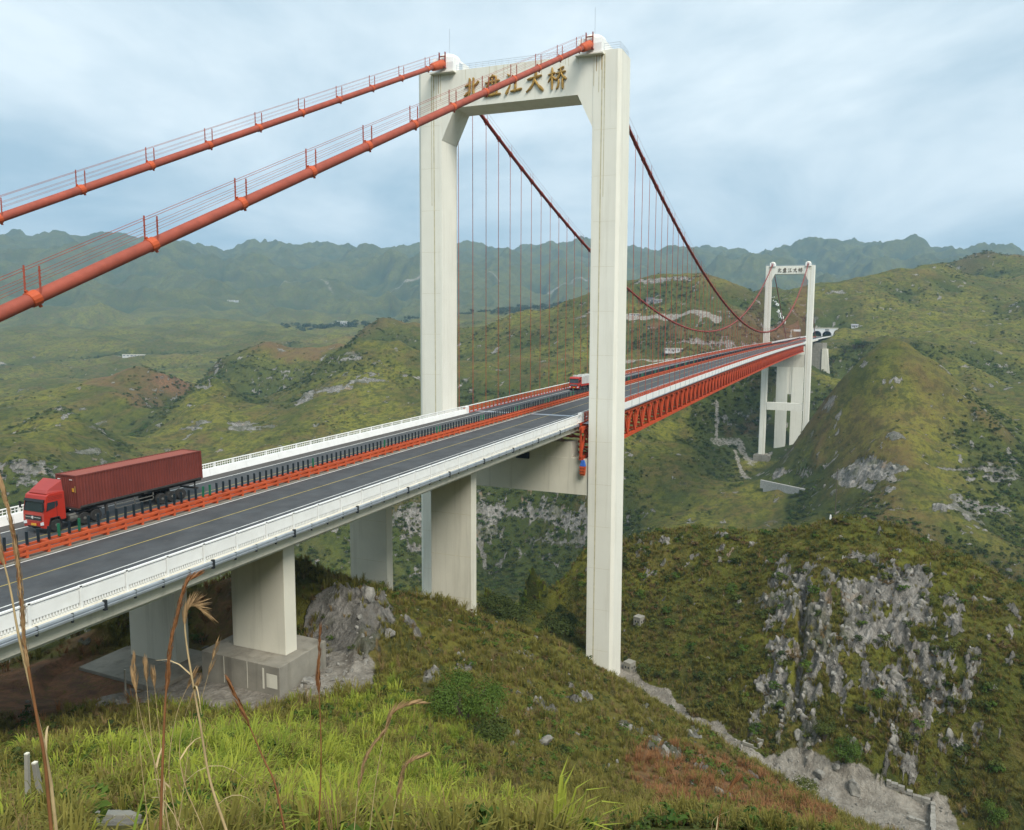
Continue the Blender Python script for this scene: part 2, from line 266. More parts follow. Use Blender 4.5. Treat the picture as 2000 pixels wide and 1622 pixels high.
mid_px = [(1745,660,520),(1680,703,515),(1640,745,510),(1610,790,505),(1800,693,520),(1850,725,515),(1900,770,510),(1950,815,505),(2000,858,500),(2100,940,490),(1715,672,520),(1775,672,520),
 (1745,750,480),(1745,850,435),(1745,950,390),(1745,1025,355),(1850,850,460),(1850,950,410),(1850,1060,360),(1950,950,440),(1950,1050,390),(2000,1130,350),(1650,850,470),(1650,950,420),(1650,1015,385),(2100,1050,420),
 (1250,850,560),(1250,950,490),(1250,1040,400),(1350,800,620),(1350,900,530),(1350,1000,455),(1450,780,690),(1450,850,625),(1450,950,535),(1550,950,470),(1550,1015,425),(1500,925,560),(1585,880,545),(1560,888,548),(1545,850,620),(1600,900,560),
 (1000,962,500),(1140,960,480),(1000,1050,485),(1100,1050,470),(950,1130,475),(1140,1120,455),(900,1000,490),
 (900,790,640),(1000,745,660),(1100,705,680),(1160,720,640),(1000,850,560),(1120,850,540),
 (1220,560,900),(1260,545,890),(1300,537,880),(1340,533,870),(1400,541,860),(1450,560,850),(1490,574,840),(1150,577,900),(1100,590,880),(1040,620,860),(1000,645,840),(950,680,800),(905,720,760),
 (1300,600,800),(1300,650,740),(1300,700,690),(1200,650,760),(1200,700,700),(1100,650,780),(1400,600,780),(1400,640,730),(1400,683,680),(1480,640,740),(1480,615,770),(1560,625,790),(1540,585,840),(1600,600,880),
 (1595,558,1000),(1650,550,1000),(1700,537,1020),(1760,525,1050),(1800,518,1080),(1850,514,1100),(1850,516,1300),(1890,500,1330),(1930,490,1350),(1990,506,1350),(2100,525,1350),(2200,530,1300),
 (1650,600,900),(1650,640,830),(1750,580,950),(1750,630,850),(1850,570,1000),(1850,640,850),(1950,560,1050),(1950,650,850),(1950,740,700),(2050,600,1000),(2050,700,800),(1800,668,700),(1680,668,740),(1900,735,650),
 (700,657,720),(650,690,700),(600,745,680),(780,665,720),(815,685,720),(850,700,740),(700,740,640),(700,800,580),(780,760,620),(800,820,560),(620,800,590),(620,860,540),(560,800,620),(660,720,680),
 (760,622,950),(715,640,950),(815,630,930),(870,650,900),(530,672,900),(580,680,880),(480,690,900),(430,700,880),(630,682,900),
 (420,733,700),(380,760,690),(340,790,670),(460,760,690),(500,795,680),(420,800,630),(450,860,570),(350,860,590),
 (270,715,820),(220,735,820),(320,730,800),(170,745,840),(270,770,730),(120,790,600),(70,810,600),(30,850,580),(180,830,590),(230,870,570),(120,850,540),(100,930,480),(200,940,500),(0,940,480),(280,940,520),(500,900,520),(-150,800,650),(-150,900,520),(-400,800,650),
 (630,1070,440),(600,960,480),(800,990,470),(800,1070,450),(700,930,490),
 (0,705,1500),(200,695,1500),(380,692,1450),(100,745,1100),(0,785,850),(-200,700,1500),(500,665,1400),(650,660,1400),
 (0,645,2000),(60,640,2000),(120,632,2000),(180,650,1950),(230,643,2000),(290,635,2050),(350,625,2100),(400,631,2000),(450,624,2100),(520,630,2050),(600,641,1950),(680,642,1900),(760,640,1900),(880,626,2000),(1000,607,2000),(1100,600,1900),(-200,640,2000),(930,650,1300),(1000,640,1150)]
ridge_px = [(-300,470),(-150,468),(0,463),(50,470),(90,472),(150,466),(190,470),(245,464),(295,471),(345,467),(380,470),(420,481),(480,480),(540,488),(590,483),(640,490),(700,475),(760,479),(815,473),(900,488),(960,480),(1050,470),(1100,480),(1160,482),(1230,478),(1290,486),(1340,480),(1385,477),(1450,485),(1520,482),(1600,487),(1640,477),(1680,483),(1740,488),(1763,474),(1787,447),(1808,470),(1832,486),(1860,498),(1920,505),(2000,510),(2100,500),(2300,480)]
CREST = {(700,657,720),(650,690,700),(780,665,720),(815,685,720),(760,622,950),(715,640,950),(815,630,930),(530,672,900),(580,680,880),(480,690,900),(420,733,700),(380,760,690),(460,760,690),(340,790,670),(270,715,820),(220,735,820),(320,730,800),(120,790,600),(70,810,600),(180,830,590),(30,850,580),(120,632,2000),(60,640,2000),(290,635,2050),(350,625,2100),(450,624,2100),(520,630,2050),(1745,660,520),(1800,693,520),(1850,725,515),(1300,537,880),(1340,533,870),(1400,541,860),(1260,545,890),(1800,518,1080),(1760,525,1050),(1850,514,1100),(1930,490,1350),(1990,506,1350)}
mP = []; mZ = []
def azl(p): return (math.atan2((p[0]-CAM[0])*_r[0]+(p[1]-CAM[1])*_r[1], (p[0]-CAM[0])*_cy+(p[1]-CAM[1])*_sy), math.log(math.hypot(p[0]-CAM[0], p[1]-CAM[1])))
def madd(p): mP.append(azl(p)); mZ.append(p[2])
for q in mid_px: madd(at(*q))
for u, v, D_ in mid_px:
    if (u, v, D_) in CREST:
        p = at(u, v, D_); q = CAM + (p-CAM)*1.09; q[2] = p[2] - 0.065*D_; madd(q)
for i, (u, v) in enumerate(ridge_px):
    D = 4300 + 350*math.sin(i*1.9)
    p = at(u, v+8, D); madd(p)
    for f, k in ((0.86, 0.72), (0.72, 0.40), (0.60, 0.16)):
        s_ = 0.08*math.sin(i*2.6+f*9); q = CAM + (p-CAM)*f; q[2] = p[2]*(k+s_); madd(q)
    for f, k in ((1.3, 0.7), (1.8, 0.45)):
        q = CAM + (p-CAM)*f; q[2] = p[2]*k; madd(q)
for u in (-200, 100, 300, 500, 700, 850): madd(np.append(at(u, 640, 2350)[:2], 25.0))
for u in (1250, 1400, 1550, 1700, 1850, 2000): madd(np.append(at(u, 600, 1750)[:2], 70.0)); madd(np.append(at(u, 600, 2400)[:2], 60.0))
for u in range(-300, 2301, 130):
    madd(np.append(at(u, 900, 245)[:2], -205)); madd(np.append(at(u, 900, 320)[:2], -190 if u < 1200 else -150))
for u in (100, 350, 600, 760): madd(np.append(at(u, 900, 400)[:2], -140))
for x, y, z in [(466,16,-79),(466,-16,-68),(474,16,-77),(474,-16,-66),(492,0,-54),(492,10,-54),(492,-12,-52),(540,0,-28),(540,-30,-30),(570,0,-12),(575,-16,-14),(560,30,-6),(600,0,6),(640,-6,11.5),(690,-8,14),(740,-11,19),(640,30,12),(640,-32,4),(690,25,17),(690,-38,14),(745,25,34),(745,-45,30),(728,-27,27),(705,-32,21),(680,-34,17),(770,-12,42),(590,-40,-20)]: madd((x, y, z))
for u, v, D in ((1745,0,620),(1850,0,620),(1950,0,610)): p = at(u, 700, D); madd((p[0], p[1], -30.0))
for u in (1300, 1400, 1200): p = at(u, 700, 1000); madd((p[0], p[1], 60.0))
_a = np.array([p[0] for p in mP]); _d = np.exp([p[1] for p in mP]); _x = CAM[0]+_d*(np.cos(_a)*_cy+np.sin(_a)*_r[0]); _y = CAM[1]+_d*(np.cos(_a)*_sy+np.sin(_a)*_r[1])
mZ = np.array(mZ) - relief(_x, _y, _d, direct)           # surveyed points keep their height once the relief is added
MID = Surf(mP, mZ)

# polar tessellation: fine where the lookout faces, coarse behind
rr = np.concatenate([np.geomspace(1.2, 16, 24)[:-1], np.geomspace(16, 60, 95)[:-1], np.geomspace(60, 200, 300)[:-1], np.geomspace(200, 340, 60)[:-1], np.geomspace(340, 1250, 330)[:-1], np.geomspace(1250, 2700, 90)[:-1], np.geomspace(2700, 5200, 150)[:-1], np.geomspace(5200, 12000, 14)])
aa = np.concatenate([np.linspace(R(-46), R(38), 790), np.linspace(R(38), R(314), 60)[1:-1]])
A, D = np.meshgrid(aa, rr); Af = np.where(A > R(180), A-2*PI, A)
dx = np.cos(A)*_cy + np.sin(A)*_r[0]; dy = np.cos(A)*_sy + np.sin(A)*_r[1]
X = CAM[0] + dx*D; Y = CAM[1] + dy*D
def height(X, Y, D, Af):
    wn = 1-sst(205, 265, D); Z = np.zeros_like(X); rowsN = wn > 0; rowsM = wn < 1
    zn = np.zeros_like(X); zm = np.zeros_like(X)
    zn[rowsN] = NEAR(X[rowsN], Y[rowsN]); zm[rowsM] = MID(np.clip(Af[rowsM], R(-60), R(50)), np.log(D[rowsM]))
    Z = zn*wn + zm*(1-wn)
    dn = sst(6, 30, D); flat = np.exp(-((Z+46)/1.2)**2)*(D < 140)
    und = rows(fbm, 0, 300, X, Y, 14, 4, 3)*0.9*dn*(1-0.85*flat)*(D < 300)
    Z = Z + und + rows(fbm, 0, 260, X, Y, 3.2, 3, 8)*0.28*dn*(1-0.7*flat)*(D < 260)
    Z = Z + relief(X, Y, D, rows)
    return Z
Z = height(X, Y, D, Af)
Rk = np.zeros_like(Z); So = np.zeros_like(Z); Gv = np.zeros_like(Z); Lu = np.zeros_like(Z)   # rock, red-brown soil / dry, gravel, lush (also darkens hollows for relief)
UPX = PPX + FPX*np.tan(np.clip(Af, R(-60), R(50)))/_cp                # bearing, only used to say which part of a hill a zone lies on
def zone(u0, d0, su, sdd): return np.exp(-((UPX-u0)/su)**2 - ((D-d0)/sdd)**2)
def blur(a): return a
gA, gR = np.gradient(Z); 
slope = np.abs(np.gradient(Z, axis=0))/np.maximum(np.gradient(D, axis=0), 1e-3); slope = np.hypot(slope, np.gradient(Z, axis=1)/np.maximum(D*np.abs(np.gradient(A, axis=1)), 1e-3))
# limestone on the knoll: slabs standing out of the turf, stretched down the fall line
kn = (zone(1690, 112, 165, 18) + 0.6*zone(1840, 114, 130, 15) + 0.8*zone(1560, 118, 60, 18) + 0.35*zone(1300, 150, 160, 18) + 0.15*zone(1950, 108, 150, 20))*(D > 96)
br = rows(fbm, 90, 210, UPX/10, D*1.15, 4.0, 5, 61, 0.6)+0.35*rows(fbm, 90, 210, X, Y, 14, 2, 62); rk = sst(0.03, 0.17, br + (np.clip(kn, 0, 1)-0.62)*0.62)*(kn > 0.08)
crag = rows(ridged, 90, 210, UPX/9+D*0.35, D*0.9, 3.0, 4, 63); st_ = np.floor(D/2.3 + 2.5*rows(fbm, 90, 210, X, Y, 11, 2, 64))
Z = Z + rk*((crag-0.45)*1.7 + 0.2 + 0.5*pnoise(st_*3.7, UPX/55, 66))
Rk = np.maximum(Rk, rk)
cleft = np.exp(-((UPX-1588-8*rows(fbm, 90, 140, X, Y, 9, 2, 67))/7)**2)*sst(103, 107, D)*(1-sst(120, 127, D)); Z -= cleft*2.4; Rk = np.maximum(Rk, 0.7*cleft)
# cut rock behind the first footing and outcrops along the near slope
ct = 1.15*zone(655, 74.5, 72, 6.5) + 0.7*zone(720, 80, 45, 4); rk = sst(0.25, 0.6, ct + 0.35*rows(fbm, 55, 100, X, Y, 3.0, 3, 71)); Z += rk*((rows(ridged, 55, 100, X, Y, 3.2, 4, 72)-0.45)*2.2 + 0.3); Rk = np.maximum(Rk, rk*0.95)
sc = zone(1130, 78, 220, 16)+zone(780, 74, 110, 8)+zone(1380, 76, 120, 12)+0.9*zone(420, 83, 70, 6)+0.7*zone(130, 86, 140, 6); rk = sst(0.27, 0.42, rows(fbm, 50, 110, X, Y, 4.0, 4, 73)+0.22*(sc-0.6))*(sc > 0.15)*sst(55, 62, D)*(D < 105)
Z += rk*((rows(ridged, 50, 110, X, Y, 2.0, 3, 74)-0.4)*1.3+0.15); Rk = np.maximum(Rk, rk*0.85)
# cliffs and outcrops on the far bank and the hills across the gorge
mm = sst(300, 360, D)*(1-sst(1500, 1700, D))
cl_ = zone(1930, 420, 130, 45)+0.9*zone(1700, 425, 110, 30)+0.55*zone(1040, 485, 140, 40)+0.75*zone(800, 465, 60, 40)+0.75*zone(690, 650, 130, 45)+0.9*zone(570, 620, 70, 50)+0.8*zone(150, 560, 90, 45)+0.6*zone(1310, 470, 120, 90)+0.4*zone(1330, 860, 120, 40)+0.5*zone(1450, 590, 60, 40)+0.7*zone(230, 510, 100, 40)
band = rows(fbm, 290, 1750, (X+0.6*Y)*0.16, Z*1.0+0.06*X, 13, 4, 86, 0.6)
rk = sst(0.06, 0.26, 0.55*rows(fbm, 290, 1750, X, Y, 46, 5, 81, 0.6) + 0.75*band + 0.34*(cl_-0.62) + 0.16*(slope-0.6) - 0.45*zone(1735, 490, 110, 45))*mm
rk = rk*(1-0.9*np.exp(-(np.hypot(X-475, Y)/40)**2)); Z += rk*((rows(ridged, 290, 1750, X, Y, 17, 4, 82)-0.5)*5.0 - 1.2*np.mod(Z/9.0 + rows(fbm, 290, 1750, X, Y, 60, 2, 83), 1.0)); Rk = np.maximum(Rk, rk*0.8)
Rk = np.maximum(Rk, 0.75*sst(0.30, 0.42, rows(fbm, 290, 1750, X, Y, 16, 4, 84, 0.65) + 0.05*(slope-0.4))*mm)
# burnt and red-brown patches on the left hills
So = np.maximum(So, sst(0.05, 0.3, rows(fbm, 290, 1750, X, Y, 60, 4, 91)+0.75*(zone(300, 800, 110, 60)+zone(560, 880, 130, 45)+zone(190, 830, 60, 40)+0.9*zone(1540, 800, 70, 60)+0.3*zone(1400, 740, 100, 50)-0.45))*mm*0.5)
So = np.maximum(So, sst(0.1, 0.55, zone(60, 74, 190, 9)+0.5*rows(fbm, 30, 90, X, Y, 5, 3, 92)))*1.0
So = np.maximum(So, 0.9*sst(0.2, 0.7, 1.6*zone(1500, 64, 210, 14)*(D < 88)+0.35*rows(fbm, 30, 90, X, Y, 5, 3, 93)))
So = np.maximum(So, 0.8*zone(420, 83, 70, 7))
# gravel yard under the piers, the gully road, earth roads across the valley
Gv = np.maximum(Gv, 0.9*zone(185, 18.8, 75, 1.6)); Gv = np.maximum(Gv, sst(0.35, 0.7, 0.95*zone(300, 70, 190, 6)+0.95*zone(640, 67, 100, 5.5)+zone(480, 66.5, 130, 5.5)+0.4*rows(fbm, 40, 90, X, Y, 4, 3, 95)))
gl = np.array([on(u, v, 2, -46)[:2] for u, v in ((1220,1318),(1245,1338),(1300,1388),(1400,1452),(1470,1490),(1540,1530),(1640,1562),(1740,1592),(1800,1600))])
def pdist(P):
    best = np.full(X.shape, 1e9)
    for a, b in zip(P[:-1], P[1:]):
        ab = b-a; t = np.clip(((X-a[0])*ab[0]+(Y-a[1])*ab[1])/(ab@ab), 0, 1); best = np.minimum(best, np.hypot(X-a[0]-t*ab[0], Y-a[1]-t*ab[1]))
    return best
dg = pdist(gl); Gv = np.maximum(Gv, 1-sst(1.3, 3.0, dg + 2.4*rows(fbm, 50, 150, X, Y, 6, 2, 96)))
Gv = np.maximum(Gv, 1-sst(3.2, 5.6, pdist(gl[5:])+1.5*rows(fbm, 50, 150, X, Y, 5, 2, 97))); Rk = Rk*(1-0.85*np.clip(Gv, 0, 1)*(dg < 9))
for pts, w, k in (([(0,703,1480),(70,706,1450),(150,700,1450),(240,694,1440),(330,690,1420),(400,686,1400)], 11, 1.0), ([(500,587,3100),(620,588,3120),(700,576,3200),(850,578,3250),(1000,580,3250),(1150,577,3300)], 11, 0.6), ([(620,582,3150),(650,606,3000)], 9, 0.5), ([(1180,633,800),(1300,628,775),(1350,632,765),(1400,644,745)], 5, 0.95), ([(1400,838,590),(1440,848,610),(1470,880,575)], 6, 0.6), ([(1435,880,590),(1450,930,555),(1490,970,520)], 2.2, 0.7), ([(1400,790,640),(1400,838,595)], 2.0, 0.7), ([(1210,690,690),(1340,690,680),(1420,684,670)], 5, 0.6), ([(1780,668,600),(1820,700,570),(1850,680,640)], 9, 0.55), ([(1850,668,640),(1885,740,560)], 2.5, 0.6)):
    P = np.array([at(*q)[:2] for q in pts]); Gv = np.maximum(Gv, k*(1-sst(w*0.5, w*1.2, pdist(P)+0.7*w*fbm(X, Y, w*3, 3, 98))))
Lu = np.maximum(zone(500, 34, 330, 14), 0.8*zone(760, 56, 150, 7)) + 0.8*sst(0.0, 0.35, fbm(X, Y, 90, 4, 99) + 0.5*(zone(1040, 480, 160, 60) + zone(1450, 640, 120, 70) + zone(1000, 135, 130, 25)+zone(640,2000,120,200)-0.4))
# bridge and tunnel approaches are kept clear
inb = (np.abs(Y-YAV(X)) < 15) & (X > -175) & (X < 742)
lim = np.where(X > 600, ZDV(X)-0.5, ZDV(X)-4.5); lim = np.where(X < -30, ZDV(X)-4.6, lim); Z = np.where(inb, np.minimum(Z, lim), Z)
for cx_, cy_, cz_, cr_ in ((468.5, 15.8, -79.5, 13), (468.5, -15.8, -68.5, 12), (-62, -6, -18.7, 7.5), (-64, 6, -19.45, 7)):
    rd = np.hypot(X-cx_, Y-cy_); sl_ = 0.55 if cx_ > 400 else 0.9; Z = np.where(rd < cr_*(3.0 if cx_ > 400 else 1.8), np.minimum(Z, cz_ + np.maximum(rd-cr_, 0)*sl_), Z)
def boxblur(F, ky, kx):
    c = np.cumsum(np.pad(F, ((ky+1, ky), (0, 0)), 'edge'), 0); F = (c[2*ky+1:]-c[:-2*ky-1])/(2*ky+1)
    c = np.cumsum(np.pad(F, ((0, 0), (kx+1, kx)), 'edge'), 1); return (c[:, 2*kx+1:]-c[:, :-2*kx-1])/(2*kx+1)
PYR = np.clip(1.3*zone(1745, 480, 130, 75), 0, 1); hol = (boxblur(Z, 10, 18)-Z)/(D*0.004)                   # hollows: scrub gathers here, and the darker colour also paints in relief shading
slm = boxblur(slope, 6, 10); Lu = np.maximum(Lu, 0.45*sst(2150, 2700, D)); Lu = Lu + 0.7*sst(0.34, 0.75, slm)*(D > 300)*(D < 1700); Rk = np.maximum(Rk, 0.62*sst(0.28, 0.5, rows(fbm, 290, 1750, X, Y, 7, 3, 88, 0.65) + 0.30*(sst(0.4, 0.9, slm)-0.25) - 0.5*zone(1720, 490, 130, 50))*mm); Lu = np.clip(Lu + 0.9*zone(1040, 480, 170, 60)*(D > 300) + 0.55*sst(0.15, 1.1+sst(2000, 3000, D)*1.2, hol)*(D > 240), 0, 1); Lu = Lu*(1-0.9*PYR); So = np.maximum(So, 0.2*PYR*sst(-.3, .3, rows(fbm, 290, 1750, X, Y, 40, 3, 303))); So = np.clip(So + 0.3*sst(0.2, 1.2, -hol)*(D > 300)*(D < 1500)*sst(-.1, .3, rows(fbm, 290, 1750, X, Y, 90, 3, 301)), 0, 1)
# region ids -> separate pieces of landform, sharing their borders
nR, nA = X.shape
fid = np.zeros((nR, nA), int)
Dm = D; dg2 = dg
fid[:] = 0
fid[(Dm > 92) & (UPX > 1215) & (Dm < 235)] = 1
fid[(Dm > 108) & (UPX <= 1215) & (Dm < 235)] = 1
fid[Dm >= 235] = 2; fid[(Dm >= 1600)] = 3; fid[Dm >= 2600] = 4
fid[(Dm < 235) & (np.abs(Af) > R(60))] = 0
names = [('hillside', 'near'), ('rocky_knoll', 'knoll'), ('gorge_hills', 'far'), ('rolling_hills', 'roll'), ('mountain_range', 'mount')]
idx = np.arange(nR*nA).reshape(nR, nA)
q0 = idx[:-1, :]; q1 = idx[1:, :]
quads = np.stack([q0, np.roll(q0, -1, 1), np.roll(q1, -1, 1), q1], -1).reshape(-1, 4); fq = fid[:-1, :].reshape(-1)
V = np.stack([X, Y, Z], -1).reshape(-1, 3)
# vertex normals over the whole sheet, so that pieces shade without seams
Pg = V.reshape(nR, nA, 3); du = np.roll(Pg, -1, 1)-np.roll(Pg, 1, 1); dr = np.gradient(Pg, axis=0); NRM = np.cross(dr, du); NRM /= np.linalg.norm(NRM, axis=-1, keepdims=True)+1e-9; NRM *= np.where(NRM[..., 2:] < 0, -1, 1); NRMf = NRM.reshape(-1, 3)

def terrain_mat():
    m = bpy.data.materials.new('hill turf and limestone'); m.use_nodes = True; t = m.node_tree; p = t.nodes['Principled BSDF']; L = t.links.new
    p.inputs['Roughness'].default_value = 0.95; p.inputs['Specular IOR Level'].default_value = 0.12
    g = N(t, 'ShaderNodeNewGeometry'); P = g.outputs['Position']
    def noise(s, d=6.0, r=0.6, v=P, dist=0.0):
        n = N(t, 'ShaderNodeTexNoise', i_Scale=s, i_Detail=d, i_Roughness=r, i_Distortion=dist); L(v, n.inputs['Vector']); return n.outputs['Fac']
    def mr(x, a, b, c=0.0, d=1.0):
        n = N(t, 'ShaderNodeMapRange'); n.interpolation_type = 'SMOOTHSTEP'
        for k, q in (('From Min', a), ('From Max', b), ('To Min', c), ('To Max', d)): n.inputs[k].default_value = q
        L(x, n.inputs[0]); return n.outputs[0]
    def mix(f, a, b):
        n = N(t, 'ShaderNodeMix', data_type='RGBA')
        for s, q in (('Factor', f), ('A', a), ('B', b)):
            if isinstance(q, (tuple, float)): n.inputs[s].default_value = q if s == 'Factor' else (*q, 1)
            else: L(q, n.inputs[s])
        return n.outputs['Result']
    def math_(op, a, b):
        n = N(t, 'ShaderNodeMath', operation=op)
        for i, q in enumerate((a, b)):
            if isinstance(q, float): n.inputs[i].default_value = q
            else: L(q, n.inputs[i])
        return n.outputs[0]
    at_ = {k: N(t, 'ShaderNodeAttribute', attribute_name=k).outputs['Fac'] for k in ('rock', 'soil', 'gravel', 'lush')}
    big = noise(0.012, 5.0); medn = noise(0.07, 6.0, 0.65); sm = noise(0.5, 6.0, 0.7); fine = noise(2.6, 5.0, 0.7)
    c = mix(mr(big, 0.40, 0.60), (0.082, 0.09, 0.015), (0.172, 0.166, 0.025))
    c = mix(mr(medn, 0.42, 0.66, 0.0, 0.85), c, (0.128, 0.094, 0.032))                       # tawny dry grass
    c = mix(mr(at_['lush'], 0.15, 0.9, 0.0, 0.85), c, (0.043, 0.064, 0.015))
    c = mix(mr(noise(0.19, 5.0, 0.65), 0.46, 0.62, 0.0, 0.7), c, (0.035, 0.047, 0.013)); c = mix(mr(sm, 0.47, 0.66, 0.0, 0.8), c, (0.042, 0.052, 0.014))                 # scrub
    c = mix(mr(fine, 0.5, 0.75, 0.0, 0.55), c, (0.17, 0.15, 0.05))
    soilc = mix(mr(sm, 0.35, 0.65), (0.125, 0.07, 0.045), (0.27, 0.13, 0.066))
    c = mix(math_('MULTIPLY', at_['soil'], mr(fine, 0.32, 0.52, 0.35, 1.0)), c, soilc)
    mpp = N(t, 'ShaderNodeMapping'); mpp.inputs['Scale'].default_value = (1, 1, 0.35); L(P, mpp.inputs[0])
    r1 = noise(0.8, 7.0, 0.7, mpp.outputs[0], 0.6); r2 = noise(3.5, 5.0, 0.7, mpp.outputs[0])
    r0 = noise(0.16, 6.0, 0.65, mpp.outputs[0], 1.0); rc = mix(mr(r1, 0.36, 0.62), (0.15, 0.14, 0.12), (0.38, 0.352, 0.31)); rc = mix(mr(r2, 0.52, 0.7, 0.0, 0.6), rc, (0.5, 0.48, 0.43)); rc = mix(mr(r0, 0.42, 0.6, 0.5, 0.0), rc, (0.10, 0.095, 0.08)); rc = mix(mr(medn, 0.5, 0.62, 0.0, 0.55), rc, (0.07, 0.08, 0.025)); rc = mix(mr(noise(0.09), 0.58, 0.68, 0.0, 0.5), rc, (0.34, 0.22, 0.12))
    rf = mr(math_('ADD', at_['rock'], math_('ADD', math_('MULTIPLY', math_('SUBTRACT', sm, 0.5), 1.3), math_('MULTIPLY', math_('SUBTRACT', medn, 0.5), 0.9))), 0.40, 0.60)
    c = mix(rf, c, rc)
    gc = mix(mr(sm, 0.35, 0.65), (0.18, 0.16, 0.13), (0.33, 0.30, 0.25)); vor = N(t, 'ShaderNodeTexVoronoi', i_Scale=2.2); L(P, vor.inputs['Vector'])
    gc = mix(mr(vor.outputs['Distance'], 0.05, 0.32, 0.5, 0.0), gc, (0.42, 0.39, 0.33))
    gf = mr(math_('ADD', at_['gravel'], math_('ADD', math_('MULTIPLY', math_('SUBTRACT', sm, 0.5), 1.2), math_('MULTIPLY', math_('SUBTRACT', medn, 0.5), 0.8))), 0.4, 0.62); c = mix(gf, c, gc)
    L(c, p.inputs['Base Color'])
    hs = math_('ADD', math_('MULTIPLY', sm, 1.1), math_('MULTIPLY', fine, 0.5)); hs = math_('ADD', hs, math_('MULTIPLY', math_('MULTIPLY', r1, rf), 2.2))
    b = N(t, 'ShaderNodeBump', i_Strength=0.8, i_Distance=0.9); L(hs, b.inputs['Height']); L(b.outputs[0], p.inputs['Normal'])
    return m
M['terrain'] = terrain_mat()
for k, (nm, _) in enumerate(names):
    fs = quads[fq == k]; used, inv = np.unique(fs, return_inverse=True); inv = inv.reshape(-1, 4)
    me = bpy.data.meshes.new(nm); me.vertices.add(len(used)); me.vertices.foreach_set('co', V[used].ravel())
    nf = len(fs); me.loops.add(nf*4); me.loops.foreach_set('vertex_index', inv.ravel()); me.polygons.add(nf)
    me.polygons.foreach_set('loop_start', np.arange(nf)*4); me.polygons.foreach_set('use_smooth', np.ones(nf, bool)); me.update(calc_edges=True)
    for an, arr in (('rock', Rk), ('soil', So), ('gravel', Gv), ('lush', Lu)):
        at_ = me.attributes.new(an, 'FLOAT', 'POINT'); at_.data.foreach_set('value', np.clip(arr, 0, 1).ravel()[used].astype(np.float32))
    me.normals_split_custom_set_from_vertices(NRMf[used].tolist()) if nf < 400000 else None
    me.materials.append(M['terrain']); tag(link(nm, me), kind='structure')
lnr = np.log(rr)
def ground(x, y):                                       # height of the built sheet
    dx_, dy_ = x-CAM[0], y-CAM[1]; d = math.hypot(dx_, dy_); a = math.atan2(dx_*_r[0]+dy_*_r[1], dx_*_cy+dy_*_sy)
    if a < aa[0]: a += 2*PI
    i = min(max(int(np.searchsorted(rr, d))-1, 0), nR-2); j = min(max(int(np.searchsorted(aa, a))-1, 0), nA-2)
    s = (d-rr[i])/(rr[i+1]-rr[i]); t_ = (a-aa[j])/(aa[j+1]-aa[j])
    return float((Z[i, j]*(1-t_)+Z[i, j+1]*t_)*(1-s) + (Z[i+1, j]*(1-t_)+Z[i+1, j+1]*t_)*s)
def see(u, v, dmin=2.0, dmax=11000):                    # where the line of sight through a bearing meets the ground
    d = ray(u, v); h = math.hypot(d[0], d[1]); a = math.atan2(d[0]*_r[0]+d[1]*_r[1], d[0]*_cy+d[1]*_sy)
    j = int(np.clip(np.searchsorted(aa[:790], a), 0, 789)); los = CAM[2] + d[2]/h*rr; k = np.nonzero((Z[:, j] >= los) & (rr > dmin) & (rr < dmax))[0]
    D_ = rr[k[0]] if len(k) else dmax
    return CAM + d/h*D_

